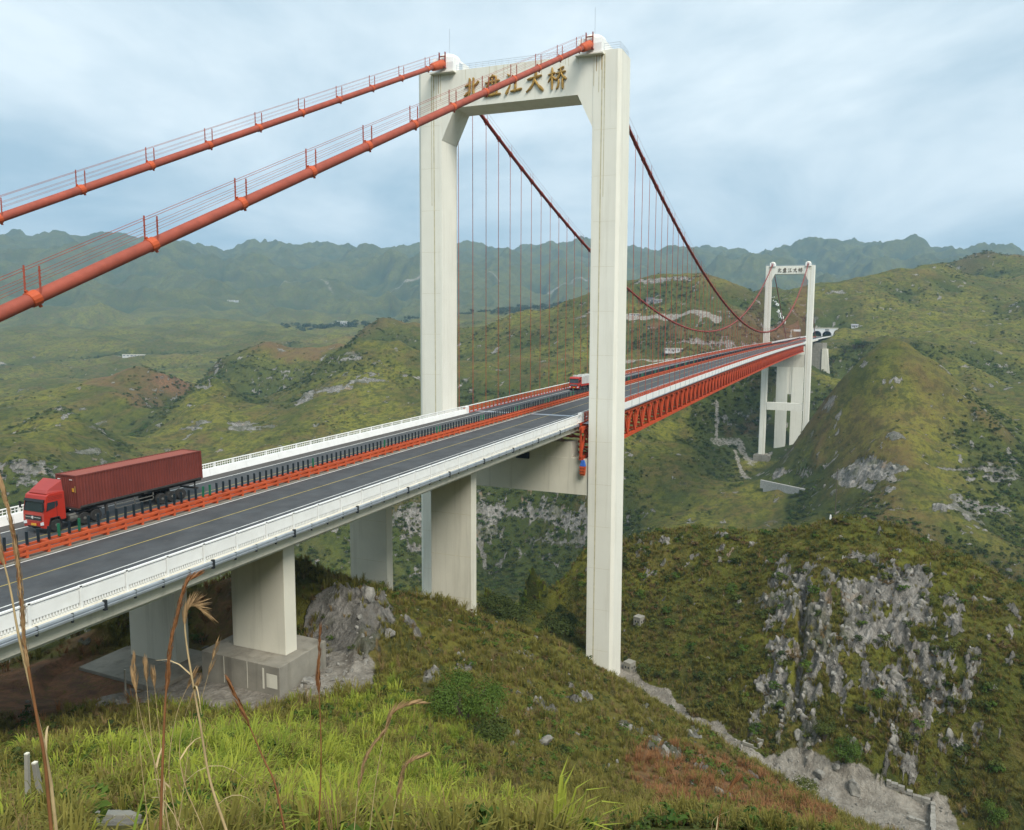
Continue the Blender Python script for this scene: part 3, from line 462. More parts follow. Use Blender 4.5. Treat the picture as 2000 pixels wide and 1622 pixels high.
# ------------------------------------------------------------------ near and far suspension towers
def stations(x0, x1, step, off=0.0):
    n = max(1, int(round(abs(x1-x0)/step))); return [(x0+(x1-x0)*i/n, yaxis(x0+(x1-x0)*i/n), zdeck(x0+(x1-x0)*i/n)+off) for i in range(n+1)]
GAP, LEGW, LEGD, HAUNCH = 13.49, 4.61, 4.92, 2.5
STROKES = {
 0: [[(.38,.97,.05),(.37,.6,.075),(.35,.25,.06),(.24,.04,.03)], [(.10,.60,.03),(.22,.63,.07),(.37,.68,.05)], [(.05,.16,.03),(.2,.24,.07),(.38,.40,.03)], [(.90,.80,.07),(.78,.68,.06),(.62,.58,.03)], [(.60,.98,.05),(.59,.6,.075),(.60,.25,.07),(.72,.14,.075),(.92,.16,.07),(.97,.32,.02)]],
 1: [[(.56,1.0,.06),(.40,.88,.03)], [(.32,.86,.05),(.30,.62,.06),(.14,.44,.03)], [(.32,.86,.04),(.68,.9,.06),(.68,.52,.06),(.58,.5,.02)], [(.08,.64,.04),(.5,.68,.06),(.92,.72,.05)], [(.47,.82,.05),(.53,.74,.06)], [(.47,.62,.05),(.53,.54,.06)], [(.24,.38,.05),(.28,.10,.05)], [(.24,.38,.04),(.74,.42,.06),(.70,.1,.05)], [(.42,.38,.05),(.43,.1,.05)], [(.58,.39,.05),(.57,.1,.05)], [(.02,.04,.04),(.5,.07,.07),(.98,.10,.05)]],
 2: [[(.16,.95,.03),(.28,.84,.09)], [(.06,.66,.03),(.2,.56,.09)], [(.08,.02,.08),(.18,.2,.07),(.34,.46,.02)], [(.42,.76,.05),(.62,.80,.06),(.86,.84,.06)], [(.64,.80,.06),(.61,.5,.07),(.60,.2,.06)], [(.34,.14,.05),(.64,.17,.07),(.98,.22,.06)]],
 3: [[(.08,.58,.05),(.4,.64,.07),(.88,.72,.06)], [(.56,1.0,.05),(.52,.66,.08),(.34,.28,.07),(.02,.02,.03)], [(.50,.58,.03),(.64,.32,.08),(.96,.02,.10)]],
 4: [[(.02,.68,.04),(.42,.76,.06)], [(.25,1.0,.05),(.25,.5,.07),(.24,.0,.05)], [(.24,.66,.06),(.02,.34,.02)], [(.27,.6,.03),(.42,.46,.08)], [(.88,.98,.07),(.54,.86,.03)], [(.44,.70,.04),(.98,.78,.06)], [(.72,.9,.05),(.62,.6,.07),(.42,.40,.03)], [(.74,.72,.03),(.82,.56,.08),(1.0,.42,.09)], [(.60,.44,.05),(.57,.16,.06),(.46,.0,.02)], [(.80,.46,.06),(.81,.0,.07)]]}
def character(k, w, h, thick):
    mb = MB(); rg = random.Random(k)
    for s in STROKES[k]:
        pts = []; n = len(s)
        for i in range(n-1):
            p0, p1, p2, p3 = s[max(i-1, 0)], s[i], s[i+1], s[min(i+2, n-1)]
            for q in range(6):
                t = q/6; pts.append([0.5*((2*p1[c])+(-p0[c]+p2[c])*t+(2*p0[c]-5*p1[c]+4*p2[c]-p3[c])*t*t+(-p0[c]+3*p1[c]-3*p2[c]+p3[c])*t**3) for c in range(3)])
        pts.append(list(s[-1])); vs = []; fs = []; m = len(pts)
        for i, p in enumerate(pts):
            a, b = pts[max(i-1, 0)], pts[min(i+1, m-1)]; tx, ty = b[0]-a[0], b[1]-a[1]; l = math.hypot(tx, ty) or 1; nx, ny = -ty/l, tx/l
            wd = max(p[2], 0.015)*(0.86+0.14*math.sin(i*1.3+k))*(0.55 if i in (0, m-1) else 1)
            for e_, d_ in ((1, 0), (1, 1), (-1, 1), (-1, 0)):
                vs.append((-thick*(0.35 if d_ == 0 else 1.0)*0 - (thick if d_ else 0), -(p[0]+nx*wd*e_*(0.82 if d_ else 1))*w, (p[1]+ny*wd*e_*(0.82 if d_ else 1))*h))
            vs.append((-thick*1.25, -p[0]*w, p[1]*h))
        for i in range(m-1):
            a, b = i*5, i*5+5
            fs += [(a, b, b+1, a+1), (a+1, b+1, b+4, a+4), (a+4, b+4, b+2, a+2), (a+2, b+2, b+3, a+3)]
        fs += [(0, 1, 4, 2, 3), tuple((m-1)*5+q for q in (3, 2, 4, 1, 0))]
        mb.add(vs, fs)
    return mb
def tower(x0, ztop, zl, zr, far):
    root = empty('suspension_tower', (x0, 0, zr))
    loc = Vector((-x0, 0, -zr)); P = lambda o: (setattr(o, 'parent', root), setattr(o, 'location', loc), o)[2]
    ztb = ztop-6.2; x1 = x0+LEGD
    for s, zb in ((1, zl), (-1, zr)):
        ls = 0.0032; off = lambda z: ls*(ztop-z)
        prof = [(GAP, ztop), (GAP, ztb-5.0)]
        c = 0.55; mb = MB(); secs = []
        for z in (zb, ztop):
            o = off(z); yi, yo = s*(GAP+o), s*(GAP+LEGW+o)
            secs.append([(x0+.02, yi+s*c*0, z), (x0, yi+s*0.3, z), (x0, yo-s*c, z), (x0+c*0.6, yo, z), (x1-c*0.6, yo, z), (x1, yo-s*c, z), (x1, yi, z)])
        m = 7; mb.add(secs[0]+secs[1], [tuple(range(m)), tuple(range(m, 2*m))]+[(i, (i+1) % m, m+(i+1) % m, m+i) for i in range(m)])
        lg = P(mb.build('leg', M['tower'], None))
        # recessed joint grooves with run-off stains down the face
        gr = MB()
        for yy, w_, z0, z1, mm_ in ((GAP+1.55, .09, zb, ztop-0.4, 'rustpale'), (GAP+2.0, .05, ztop-22, ztop-.5, 'rustpale')):
            g2 = MB().box(x0-.012, x0-.004, s*yy-w_, s*yy+w_, z0, z1); o_ = link('stain', g2.mesh('stain', M[mm_]), lg, (0, 0, 0))
        for q in range(5):
            yy = s*(GAP+0.2+q*0.42); l_ = random.uniform(2, 9) if not far else 3; g2 = MB().box(x0-.018, x0-.013, yy-.05, yy+.05, ztop-.6-l_, ztop-.55); link('stain', g2.mesh('stain', M['rust' if q % 2 else 'rustpale']), lg, (0, 0, 0))
        if not far:
            for zz in range(int(zb)+6, int(ztop)-4, 7):                # lift joints of the pour
                g2 = MB().box(x0-.010, x0-.002, s*(GAP+.35+off(zz)) if s > 0 else s*(GAP+LEGW-.6+off(zz)), s*(GAP+LEGW-.6+off(zz)) if s > 0 else s*(GAP+.35+off(zz)), zz, zz+.025); link('pour_joint', g2.mesh('pour_joint', M['rustpale']), lg, (0, 0, 0))
    # portal beam with haunches
    poly = [(GAP, ztop-.25), (-GAP, ztop-.25), (-GAP, ztb-5.0), (-GAP+HAUNCH, ztb), (GAP-HAUNCH, ztb), (GAP, ztb-5.0)]
    mb = MB(); mb.prism(poly, 0, x0+.05, x1-.05); pb = P(mb.build('portal_beam', M['tower'], None))
    cw, chh = (3.2, 3.4)
    for k in range(5):
        yc = 9.3 - k*3.8; me = character(k, cw, chh, 0.22).mesh('character', M['bronze'] if not far else M['bronze_d'])
        o = link('character', me, pb, (x0-.02, yc, ztop-5.1)); tag(o)
    for k in range(14):                                                   # weather streaks under the coping
        yy = random.uniform(-12.5, 12.5); l_ = random.uniform(.8, 3.5); link('stain', MB().box(x0+.038, x0+.046, yy-.03, yy+.03, ztop-.3-l_, ztop-.28).mesh('stain', M['rustpale']), pb, (0, 0, 0))
    # saddle houses over the cables
    for s in (1, -1):
        yc = s*13.05; h = MB(); h.prism([(x0-.35, ztop-.4), (x0-.35, ztop+1.1), (x0-.1, ztop+2.0), (x1+.2, ztop+2.0), (x1+.2, ztop-.4), (x0+.3, ztop-.9)], 1, yc-2.0, yc+2.0)
        sh = P(h.build('saddle_house', M['white'], None, bevel=.06))
        d = MB(); d.lathe([(1.9*math.cos(a), 1.15*math.sin(a)) for a in [PI/2*i/7 for i in range(8)]][:-1]+[(.05, 1.15)], (x0+1.9, yc, ztop+1.98), 2, 20); link('dome', d.mesh('dome', M['tower'], True), sh, (0, 0, 0))
        link('lightning_rod', MB().tube([(x0+1.9, yc, ztop+3.1), (x0+1.9, yc, ztop+7.3)], .03, 5).mesh('lightning_rod', M['galv']), sh, (0, 0, 0))
        cy_ = MB(); cy_.box(x0-1.25, x0-.36, yc-.75, yc+.75, ztop+.15, ztop+.22); cy_.box(x0-.6, x0-.35, yc-.62, yc-.5, ztop+.2, ztop+2.7); cy_.box(x0-.6, x0-.35, yc+.5, yc+.62, ztop+.2, ztop+2.7); cy_.box(x0-.55, x0-.36, yc-.62, yc+.62, ztop+2.0, ztop+2.12)
        link('cable_gate', cy_.mesh('cable_gate', M['cabledark']), sh, (0, 0, 0))
        sl_ = MB(); sl_.box(x0-.8, x0+.2, yc-2.3, yc+2.3, ztop-.62, ztop-.42); link('sill', sl_.mesh('sill', M['tower']), sh, (0, 0, 0))
        dr_ = MB().box(x0+1.6, x0+2.6, yc-s*2.02-.02, yc-s*2.02+.02, ztop-.1, ztop+1.6); link('hatch', dr_.mesh('hatch', M['tin']), sh, (0, 0, 0))
    rl = MB()
    ys = [(-10.8, 10.8)]
    for xx in (x0+.35, x1-.35):
        for zz in (.35, .65, .95): rl.tube([(xx, -10.9, ztop-.25+zz), (xx, 10.9, ztop-.25+zz)], .025, 4)
        for q in range(19): rl.tube([(xx, -10.8+q*1.2, ztop-.25), (xx, -10.8+q*1.2, ztop+.72)], .025, 4)
    for s in (1, -1):
        yo = s*(GAP+LEGW-.3); yi = s*15.2
        for zz in (.4, .75, 1.1): rl.tube([(x0+.4, yi, ztop+zz), (x0+.4, yo, ztop+zz), (x1-.4, yo, ztop+zz), (x1-.4, yi, ztop+zz)], .025, 4)
        for px_, py_ in ((x0+.4, yi), (x0+.4, yo), (x0+2.4, yo), (x1-.4, yo), (x1-.4, yi)): rl.tube([(px_, py_, ztop), (px_, py_, ztop+1.12)], .025, 4)
    P(rl.build('railing', M['galv'], None))
    return root, P
M['bronze_d'] = mat('dark lettering', (0.13, 0.09, 0.045), 0.6, var=0.2)
near, PN = tower(0.0, 55.8, ground(2, 16)-1.5, ground(2, -16)-1.5, False)
tag(near, 'tall cream concrete bridge tower on the near bank with gilded lettering', 'tower', 'suspension bridge towers')
lb = MB(); lb.box(.25, 4.2, -13.5, 13.5, -14.0, -8.0); PN(lb.build('lower_beam', M['conc'], None))
lw = MB(); lw.box(.3, 3.3, -10.6, 10.6, -7.99, -5.35); PN(lw.build('bearing_wall', M['conc'], None))
nk = MB(); nk.box(-.02, .24, -3.0, -.6, -8.6, -7.5); o_ = PN(nk.build('slot', M['dark'], None))
far, PF = tower(466.0, 69.84, -77.0, -65.5, True)
tag(far, 'smaller distant cream bridge tower standing on the far bank', 'tower', 'suspension bridge towers')
PF(MB().box(466.3, 470.4, -13.6, 13.6, -40.0, -34.2).build('lower_beam', M['tower'], None)); PF(MB().box(466.3, 470.4, -13.6, 13.6, -6.5, 3.0).build('deck_beam', M['conc'], None))
for s, zb in ((1, -77.0), (-1, -65.5)):
    b = MB(); b.box(463, 474, s*15.8-6.2, s*15.8+6.2, zb-12, zb+1.2); b.box(464, 473, s*15.8-4.4, s*15.8+4.4, zb+1.2, zb+2.0); PF(b.build('pile_cap', M['rawconc'], None))

# ------------------------------------------------------------------ main cables, hangers, hand ropes
CY = 13.05; ZS, ZSF = 56.9, 70.9
def zc(x):
    if x <= 0: return ZS + 0.5223*x
    if x >= 466: return ZSF - (x-466)*0.435
    a = 4*47.5/466**2; return ZS + (ZSF-ZS)*x/466 - a*x*(466-x)
hang_x = [4.6+5.02*i for i in range(92) if 4.6+5.02*i < 462]
for s, lab in ((-1, 'near red main cable with its hangers, on the truss side facing the viewer'), (1, 'far red main cable with its hangers, beyond the roadway')):
    y = s*CY; root = empty('main_cable', (0, y, 0), 0, lab, 'cable', 'main cables of the bridge'); loc = Vector((0, -y, 0))
    def ch(name, mb, m, sm=False): o = link(name, mb.mesh(name, M[m], sm), root, loc); return o
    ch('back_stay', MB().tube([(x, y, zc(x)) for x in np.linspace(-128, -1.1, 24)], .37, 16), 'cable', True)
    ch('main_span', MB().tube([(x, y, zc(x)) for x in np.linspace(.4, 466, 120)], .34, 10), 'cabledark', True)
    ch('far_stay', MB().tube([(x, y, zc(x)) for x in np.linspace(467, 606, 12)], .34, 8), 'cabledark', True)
    ch('collar', MB().tube([(x, y, zc(x)) for x in (-3.6, -3.3, -1.4, -.3)], [.46, .62, .66, .66], 14), 'orange', True)
    hb = MB().tube([(0, 0, -1), (0, 0, 0)], .055, 5).mesh('hanger', M['cable'])
    sb = MB().lathe([(.36, -.36), (.42, -.34), (.42, .34), (.36, .36)], (0, 0, 0), 0, 10); sb.box(-.08, .08, -.09, .09, -.75, -.3); sbm = sb.mesh('cable_band', M['cabledark'])
    for x in hang_x:
        z1 = zc(x)-.5; z0 = zdeck(x)-.6
        h = link('hanger', hb, root, (x, 0, z1)); h.scale = (1, 1, max(z1-z0, .3))
        b = link('cable_band', sbm, root, (x, 0, zc(x))); b.rotation_euler = (0, -math.atan((zc(x+.5)-zc(x-.5))), 0)
    pm = MB()
    pm.tube([(-.2, .3, .2), (-.2, .3, 1.75)], .05, 6); pm.tube([(.2, -.3, .2), (.2, -.3, 1.75)], .05, 6); pm.bar((-.2, .3, .24), (.2, -.3, .24), .08)
    for zz in (.8, 1.15, 1.5): pm.tube([(-.2, .24, zz), (-.2, .36, zz)], .045, 5); pm.tube([(.2, -.36, zz), (.2, -.24, zz)], .045, 5)
    pmm = pm.mesh('rope_post', M['cable'])
    cb = MB().lathe([(.38, -.27), (.425, -.24), (.425, .24), (.38, .27)], (0, 0, 0), 0, 14); cb.box(-.2, -.08, -.07, .07, .3, .54); cb.box(.08, .2, -.07, .07, -.56, -.3); cbm = cb.mesh('clamp', M['orange'])
    xs = [-4.9-7.17*i for i in range(17)]; sl = math.atan(.5223)
    for x in xs:
        link('rope_post', pmm, root, (x, 0, zc(x))); c_ = link('clamp', cbm, root, (x, 0, zc(x))); c_.rotation_euler = (0, -sl, 0)
    rp = MB()
    for a_, yy in ((-.3, -1), (.3, 1)):
        for zz in (1.72, 1.2, .82): rp.tube([(-127, y+a_, zc(-127)+zz), (-2, y+a_, zc(-2)+zz)], .016 if zz > 1.5 else .011, 4, False)
    ch('hand_rope', rp, 'cable')
    rp = MB(); pp = MB()
    for yy in (-.3, .3):
        rp.tube([(x, y+yy, zc(x)+1.6) for x in np.linspace(2, 464, 90)], .018, 3, False)
        for x in hang_x[::2]: pp.tube([(x, y+yy, zc(x)+.3), (x, y+yy, zc(x)+1.62)], .035, 4)
    ch('span_hand_rope', rp, 'cabledark'); ch('span_rope_posts', pp, 'cabledark')['kind'] = 'stuff'

# ------------------------------------------------------------------ approach viaduct and roadway
av = empty('approach_viaduct', (-60, 0, 0), 0, 'pale concrete approach viaduct carrying the road toward the near tower', 'viaduct'); AL = Vector((60, 0, 0))
def part(root, name, mb, m, loc, **k): return link(name, mb.mesh(name, M[m], **k), root, loc)
xe = 2.6
part(av, 'deck_slab', MB().sweep([(-11.9, -.04), (11.9, -.04), (11.9, -.36), (11.35, -.42), (11.3, -1.45), (10.6, -1.45), (10.4, -.62), (-10.4, -.62), (-10.6, -1.45), (-11.3, -1.45), (-11.35, -.42), (-11.9, -.36)], stations(-175, xe, 6)), 'conc', AL)
for s in (-1, 1):
    part(av, 'box_girder', MB().sweep([(s*9.55, -.6), (s*9.55, -2.35), (s*3.2, -2.35), (s*3.2, -.6)], stations(-175, xe-2.2, 6)), 'conc', AL)
def bent(x, zR, zL, labs, cap):
    for s, zb, lab in ((-1, zR, labs[0]), (1, zL, labs[1])):
        mb = MB(); zt_ = zdeck(x)-2.34; y0, y1 = s*9.35, s*3.45
        mb.add([(x+a, b, z) for z in (zb, zt_) for a, b in ((0, y0), (1.35, y0), (1.35, y1), (0, y1))], BF2)
        me = mb.mesh('bridge_pier', M['conc'], False, .05)
        root = empty('bridge_pier', (x, s*6.4, zb), 0, lab, 'pier', 'piers of the approach viaduct'); link('shaft', me, root, (-x, -s*6.4, -zb))
        for q in range(2):
            bb = MB().box(x+.25, x+1.1, s*(4.4+q*3.6)-.4, s*(4.4+q*3.6)+.4, zt_-.0, zt_+.02); link('bearing', bb.mesh('bearing', M['darksteel']), root, (-x, -s*6.4, -zb))
        if not cap:
            for zz in np.arange(zb+5, zt_-1, 5.5): link('pour_joint', MB().box(x-.008, x-.002, min(y0, y1)+.1, max(y0, y1)-.1, zz, zz+.04).mesh('pour_joint', M['rustpale']), root, (-x, -s*6.4, -zb))
BF2 = [(0, 1, 2, 3), (7, 6, 5, 4), (0, 4, 5, 1), (1, 5, 6, 2), (2, 6, 7, 3), (3, 7, 4, 0)]
bent(-62.5, -16.2, -19.3, ('broad pier on the big square concrete footing, nearest the viewer', 'broad pier half hidden by reeds behind the low concrete plinth'), True)
bent(-30.5, ground(-30, -6)-3.5, ground(-30, 6)-3.5, ('pier rising from the grassy crest just left of the tall tower leg', 'pier standing behind the grey rock outcrop'), False)
def footing(name, lab, corners, zt, zb, m='rawconc'):
    c = sum((Vector((*p, zb)) for p in corners), Vector())/4; root = empty(name, c, 0, lab, 'footing', 'concrete footings')
    mb = MB().add([(*p, z) for z in (zb, zt) for p in corners], BF2); link('block', mb.mesh('block', M[m], False, .06), root, -c); return root, c
fr, fc = footing('pier_footing', 'massive weathered concrete footing block under the nearest pier', [(-64.6, -10.6), (-58.6, -10.3), (-58.3, -1.3), (-64.4, -1.8)], -16.2, -20.5)
pt = MB(); d0, d1 = Vector((-64.6, -10.6, 0)), Vector((-64.4, -1.8, 0)); 
for a, b, z0, z1 in ((.03, .16, -18.1, -16.9), (.19, .21, -18.3, -16.5), (.40, .405, -18.6, -16.25), (.7, .705, -18.6, -16.25)):
    p, q = d0.lerp(d1, a), d0.lerp(d1, b); pt = MB().add([(p.x-.02, p.y, z0), (q.x-.02, q.y, z0), (q.x-.02, q.y, z1), (p.x-.02, p.y, z1), (p.x+.05, p.y, z0), (q.x+.05, q.y, z0), (q.x+.05, q.y, z1), (p.x+.05, p.y, z1)], BF2)
    link('form_patch', pt.mesh('form_patch', M['conc']), fr, -fc)
footing('pier_plinth', 'low pale concrete plinth under the pier behind the reeds', [(-66.6, 0.9), (-59.6, 1.2), (-59.2, 11.6), (-66.2, 11.2)], -19.15, -23, 'rawconc')

road = tag(MB().sweep([(-11.3, 0), (11.3, 0)], stations(-175, xe, 5)+stations(xe+.5, 740, 8), False).build('road', M['asphalt']), kind='structure')
def line(y0, y1, m, xs=(-175, 740)): link('lane_line', MB().sweep([(y0, .006), (y1, .006)], stations(xs[0], xs[1], 6), False).mesh('lane_line', M[m]), road)
for y0, y1, m in ((.14, .32, 'lineW'), (-3.52, -3.40, 'lineY'), (-7.38, -7.24, 'lineW'), (1.75, 1.9, 'lineY'), (5.45, 5.58, 'lineY'), (9.15, 9.32, 'lineW')): line(y0, y1, m)
link('shoulder', MB().sweep([(9.34, .004), (11.28, .004)], stations(-175, xe, 6), False).mesh('shoulder', M['shoulder']), road); link('shoulder', MB().sweep([(-11.28, .004), (-9.8, .004)], stations(-175, xe, 6), False).mesh('shoulder', M['shoulder']), road)
for a, b in ((-11.3, .1), (2.1, 11.3)): link('expansion_joint', MB().sweep([(a, .010), (b, .010)], [(7.2, 0, zdeck(7.2)), (8.3, 0, zdeck(8.3))], False).mesh('expansion_joint', M['galv']), road)
link('median_strip', MB().sweep([(.4, .005), (.4, .10), (1.65, .10), (1.65, .005)], stations(-175, 740, 6), False).mesh('median_strip', M['rawconc']), road)
M['curb'] = mat('pale kerb', (0.42, 0.40, 0.34), 0.85, var=0.15, scale=1.2)

# median barrier: two orange rails on posts with anti-glare blades
mbx = empty('median_barrier', (-60, 1, -4), 0, 'orange steel median barrier with dark green anti-glare blades', 'barrier'); ML = Vector((60, -1, 4))
for yy in (.55, 1.45):
    for zz in (.42, .82): part(mbx, 'rail', MB().sweep([(yy-.07, zz-.09), (yy+.07, zz-.09), (yy+.07, zz+.09), (yy-.07, zz+.09)], stations(-175, 700, 6)), 'orange', ML)
pm = MB().box(-.09, .09, -.5, .5, -.02, .62); pm.box(-.07, .07, -.4, .4, .62, .86); pmm = pm.mesh('post', M['orange'])
for i in range(150): x = -78+1.5*i; link('post', pmm, mbx, (x+60, 0, zdeck(x)+4.1))
rest = MB()
for i in range(200): x = 147+1.9*i; rest.box(x-.09, x+.09, .5, 1.5, zdeck(x)+.1, zdeck(x)+.9)
part(mbx, 'far_posts', rest, 'orange', ML)['kind'] = 'stuff'
bl = [MB().box(-.03, .03, -.10, .10, 0, .98).mesh('blade', M[m], False, .02) for m in ('bladeD', 'bladeG')]
for i in range(300):
    x = -77.6+.755*i; o = link('blade', bl[1 if (i % 17) in (5, 6, 7) and random.random() < .75 else 0], mbx, (x+60, .12+random.uniform(-.02, .02), zdeck(x)+4.88)); o.rotation_euler = (random.uniform(-.03, .03), random.uniform(-.03, .03), R(random.uniform(20, 32)))
rest = MB()
for i in range(420): x = 148.9+1.2*i*.9; rest.box(x-.05, x+.05, .98, 1.24, zdeck(x)+.88, zdeck(x)+1.86)
part(mbx, 'far_blades', rest, 'bladeD', ML)['kind'] = 'stuff'

# left parapet of the approach: concrete wall with steel rail
lp = empty('parapet', (-60, 11.6, -4), 0, 'white concrete parapet with low steel rail along the far side of the viaduct', 'parapet', 'parapets of the viaduct'); LL = Vector((60, -11.6, 4))
for i in range(36):
    x = 4.0-5.0*i
    part(lp, 'wall_panel', MB().sweep([(11.15, .0), (11.35, .75), (11.85, .75), (11.9, .0)], stations(x-4.97, x, 5)), 'white', LL)
part(lp, 'end_block', MB().box(3.9, 4.7, 11.05, 11.95, zdeck(4)-.1, zdeck(4)+1.25), 'white', LL, bevel=.05)
for zz, r_ in ((1.28, .07), (1.02, .035)): part(lp, 'rail', MB().tube([(x, 11.6, z+zz) for x, y, z in stations(-175, 3.9, 8)], r_, 6), 'white', LL)
pm = MB().box(-.09, .09, -.08, .08, .74, 1.3).mesh('post', M['white'])
for i in range(72): x = 2.4-2.5*i; link('post', pm, lp, (x+60, 0, zdeck(x)+4))
pk = MB()
for i in range(560): x = 3.5-.32*i; pk.box(x-.02, x+.02, 11.57, 11.63, zdeck(x)+.74, zdeck(x)+1.26)
part(lp, 'pickets', pk, 'white', LL)['kind'] = 'stuff'
# right parapet: kerb wall and white picket panels between posts, grey steel strip on the slab edge
rp_ = empty('parapet', (-60, -11.6, -4), 0, 'white picket parapet along the near side of the viaduct', 'parapet', 'parapets of the viaduct'); RL = Vector((60, 11.6, 4))
part(rp_, 'kerb', MB().sweep([(-11.2, 0), (-11.3, .45), (-11.55, .45), (-11.6, -.1)], stations(-175, 1.5, 6)), 'white', RL)
for zz, w_ in ((1.28, .2), (1.1, .07)): part(rp_, 'rail', MB().sweep([(-11.65-w_/2, zz-.04), (-11.65+w_/2, zz-.04), (-11.65+w_/2, zz+.05), (-11.65-w_/2, zz+.05)], stations(-175, 1.5, 6)), 'white', RL)
for i in range(33):
    x = 1.0-2.92*i-.6; b = MB()
    for q in range(16): xx = x-.1-q*.172; b.box(xx-.045, xx+.045, -11.68, -11.62, zdeck(xx)+.10, zdeck(xx)+1.08)
    b.sweep([(-11.70, .32), (-11.63, .32), (-11.63, 1.05), (-11.70, 1.05)], stations(x-2.74, x, 3)); part(rp_, 'picket_panel', b, 'white', RL)
    part(rp_, 'post', MB().box(x-2.92+.05, x-2.92+.19, -11.75, -11.58, zdeck(x-2.8)-.05, zdeck(x-2.8)+1.36), 'white', RL)
part(rp_, 'end_block', MB().box(1.5, 2.5, -11.9, -11.2, zdeck(2)-.2, zdeck(2)+1.5), 'white', RL, bevel=.05)
gs = empty('cable_duct', (-60, -12, -5), 0, 'grey steel duct strip bracketed along the near edge of the viaduct slab', 'duct'); GL = Vector((60, 12, 5))
for i in range(46):
    x = 0-2.0*i; part(gs, 'duct_segment', MB().sweep([(-11.95, -.02), (-12.08, -.06), (-12.10, -.18), (-12.02, -.24), (-12.10, -.30), (-12.08, -.44), (-11.95, -.46)], stations(x-1.96, x, 2), False), 'galv', GL)
    dk = i % 4 == 0; part(gs, 'bracket', MB().box(x-(.12 if dk else .05), x+.05, -12.13 if dk else -12.05, -11.92, zdeck(x)-.60, zdeck(x)+(.06 if dk else -.02)), 'darksteel', GL)

# ------------------------------------------------------------------ stiffening truss and deck edge of the main span
tr = empty('stiffening_truss', (0, 0, -6), 0, 'long orange-red steel truss girder carrying the main span', 'truss'); TL = Vector((0, 0, 6))
X0, X1, PANEL = -0.42, 466.2, 5.02; npan = int((X1-X0)/PANEL)
for s in (-1, 1):
    y = s*12.5
    part(tr, 'upper_chord', MB().sweep([(y-.3, -.55), (y+.3, -.55), (y+.3, -1.05), (y-.3, -1.05)], stations(X0, X1, 5)), 'truss', TL)
    part(tr, 'lower_chord', MB().sweep([(y-.3, -5.4), (y+.3, -5.4), (y+.3, -5.95), (y-.3, -5.95)], stations(X0, X1, 5)), 'truss', TL)
    part(tr, 'deck_edge', MB().sweep([(y-s*.7, -.02), (y-s*.7, -.5), (y-s*.55, -.5), (y-s*.55, -.02)], stations(X0, X1, 5)), 'truss', TL)
    rib = MB()
    for i in range(int((X1-X0)/.84)):
        x = X0+.4+.84*i; rib.box(x-.05, x+.05, y-s*.55-.16, y-s*.55+.16, zdeck(x)-.5, zdeck(x)-.05)
    if s < 0: part(tr, 'edge_ribs', rib, 'truss', TL)['kind'] = 'stuff'
for i in range(npan+1):
    x = X0+PANEL*i
    for s in (-1, 1):
        y = s*12.5
        if s < 0 or i < 50:
            part(tr, 'vertical', MB().bar((x, y, zdeck(x)-1.0), (x, y, zdeck(x)-5.5), .3), 'truss', TL)
            if i < npan:
                a = x+PANEL/2
                for b in (x, x+PANEL): part(tr, 'diagonal', MB().bar((a, y, zdeck(a)-1.0), (b, y, zdeck(b)-5.5), .34), 'truss', TL)
        if s < 0: part(tr, 'gusset', MB().box(x-.55, x+.55, y-.33, y-.305, zdeck(x)-1.45, zdeck(x)-.5), 'truss', TL)
fb = MB()
for i in range(1, npan+1):
    x = X0+PANEL*i; z = zdeck(x); fb.bar((x, -12.4, z-.8), (x, 12.4, z-.8), .3, .5); fb.bar((x, -12.4, z-5.7), (x, 12.4, z-5.7), .25, .4); fb.bar((x, -12.4, z-5.5), (x, 0, z-1), .22); fb.bar((x, 0, z-1), (x, 12.4, z-5.5), .22)
part(tr, 'cross_frames', fb, 'truss', TL)['kind'] = 'stuff'
dkp = part(tr, 'deck_plate', MB().sweep([(-11.9, -.03), (11.9, -.03), (11.9, -.5), (-11.9, -.5)], stations(xe+.4, X1, 5)), 'truss', TL)
for s in (-1, 1):
    wk = MB().sweep([(s*11.85, -.28), (s*13.25, -.28), (s*13.25, -.2), (s*11.85, -.2)], stations(X0+2, X1, 5)); part(tr, 'walkway', wk, 'galv', TL)
wp = empty('walkway_screen', (230, -13.2, 4), 0, 'row of pale panels screening the walkway along the truss top', 'screen'); WL = Vector((-230, 13.2, -4))
for i in range(92):
    x = 5.0+5.02*i
    part(wp, 'panel', MB().sweep([(-13.22, -.05), (-13.17, -.05), (-13.17, 1.2), (-13.22, 1.2)], stations(x+.08, x+4.94, 5)), 'white', WL)
    part(wp, 'panel_post', MB().box(x-.05, x+.05, -13.26, -13.14, zdeck(x)-.3, zdeck(x)+1.25), 'galv', WL)
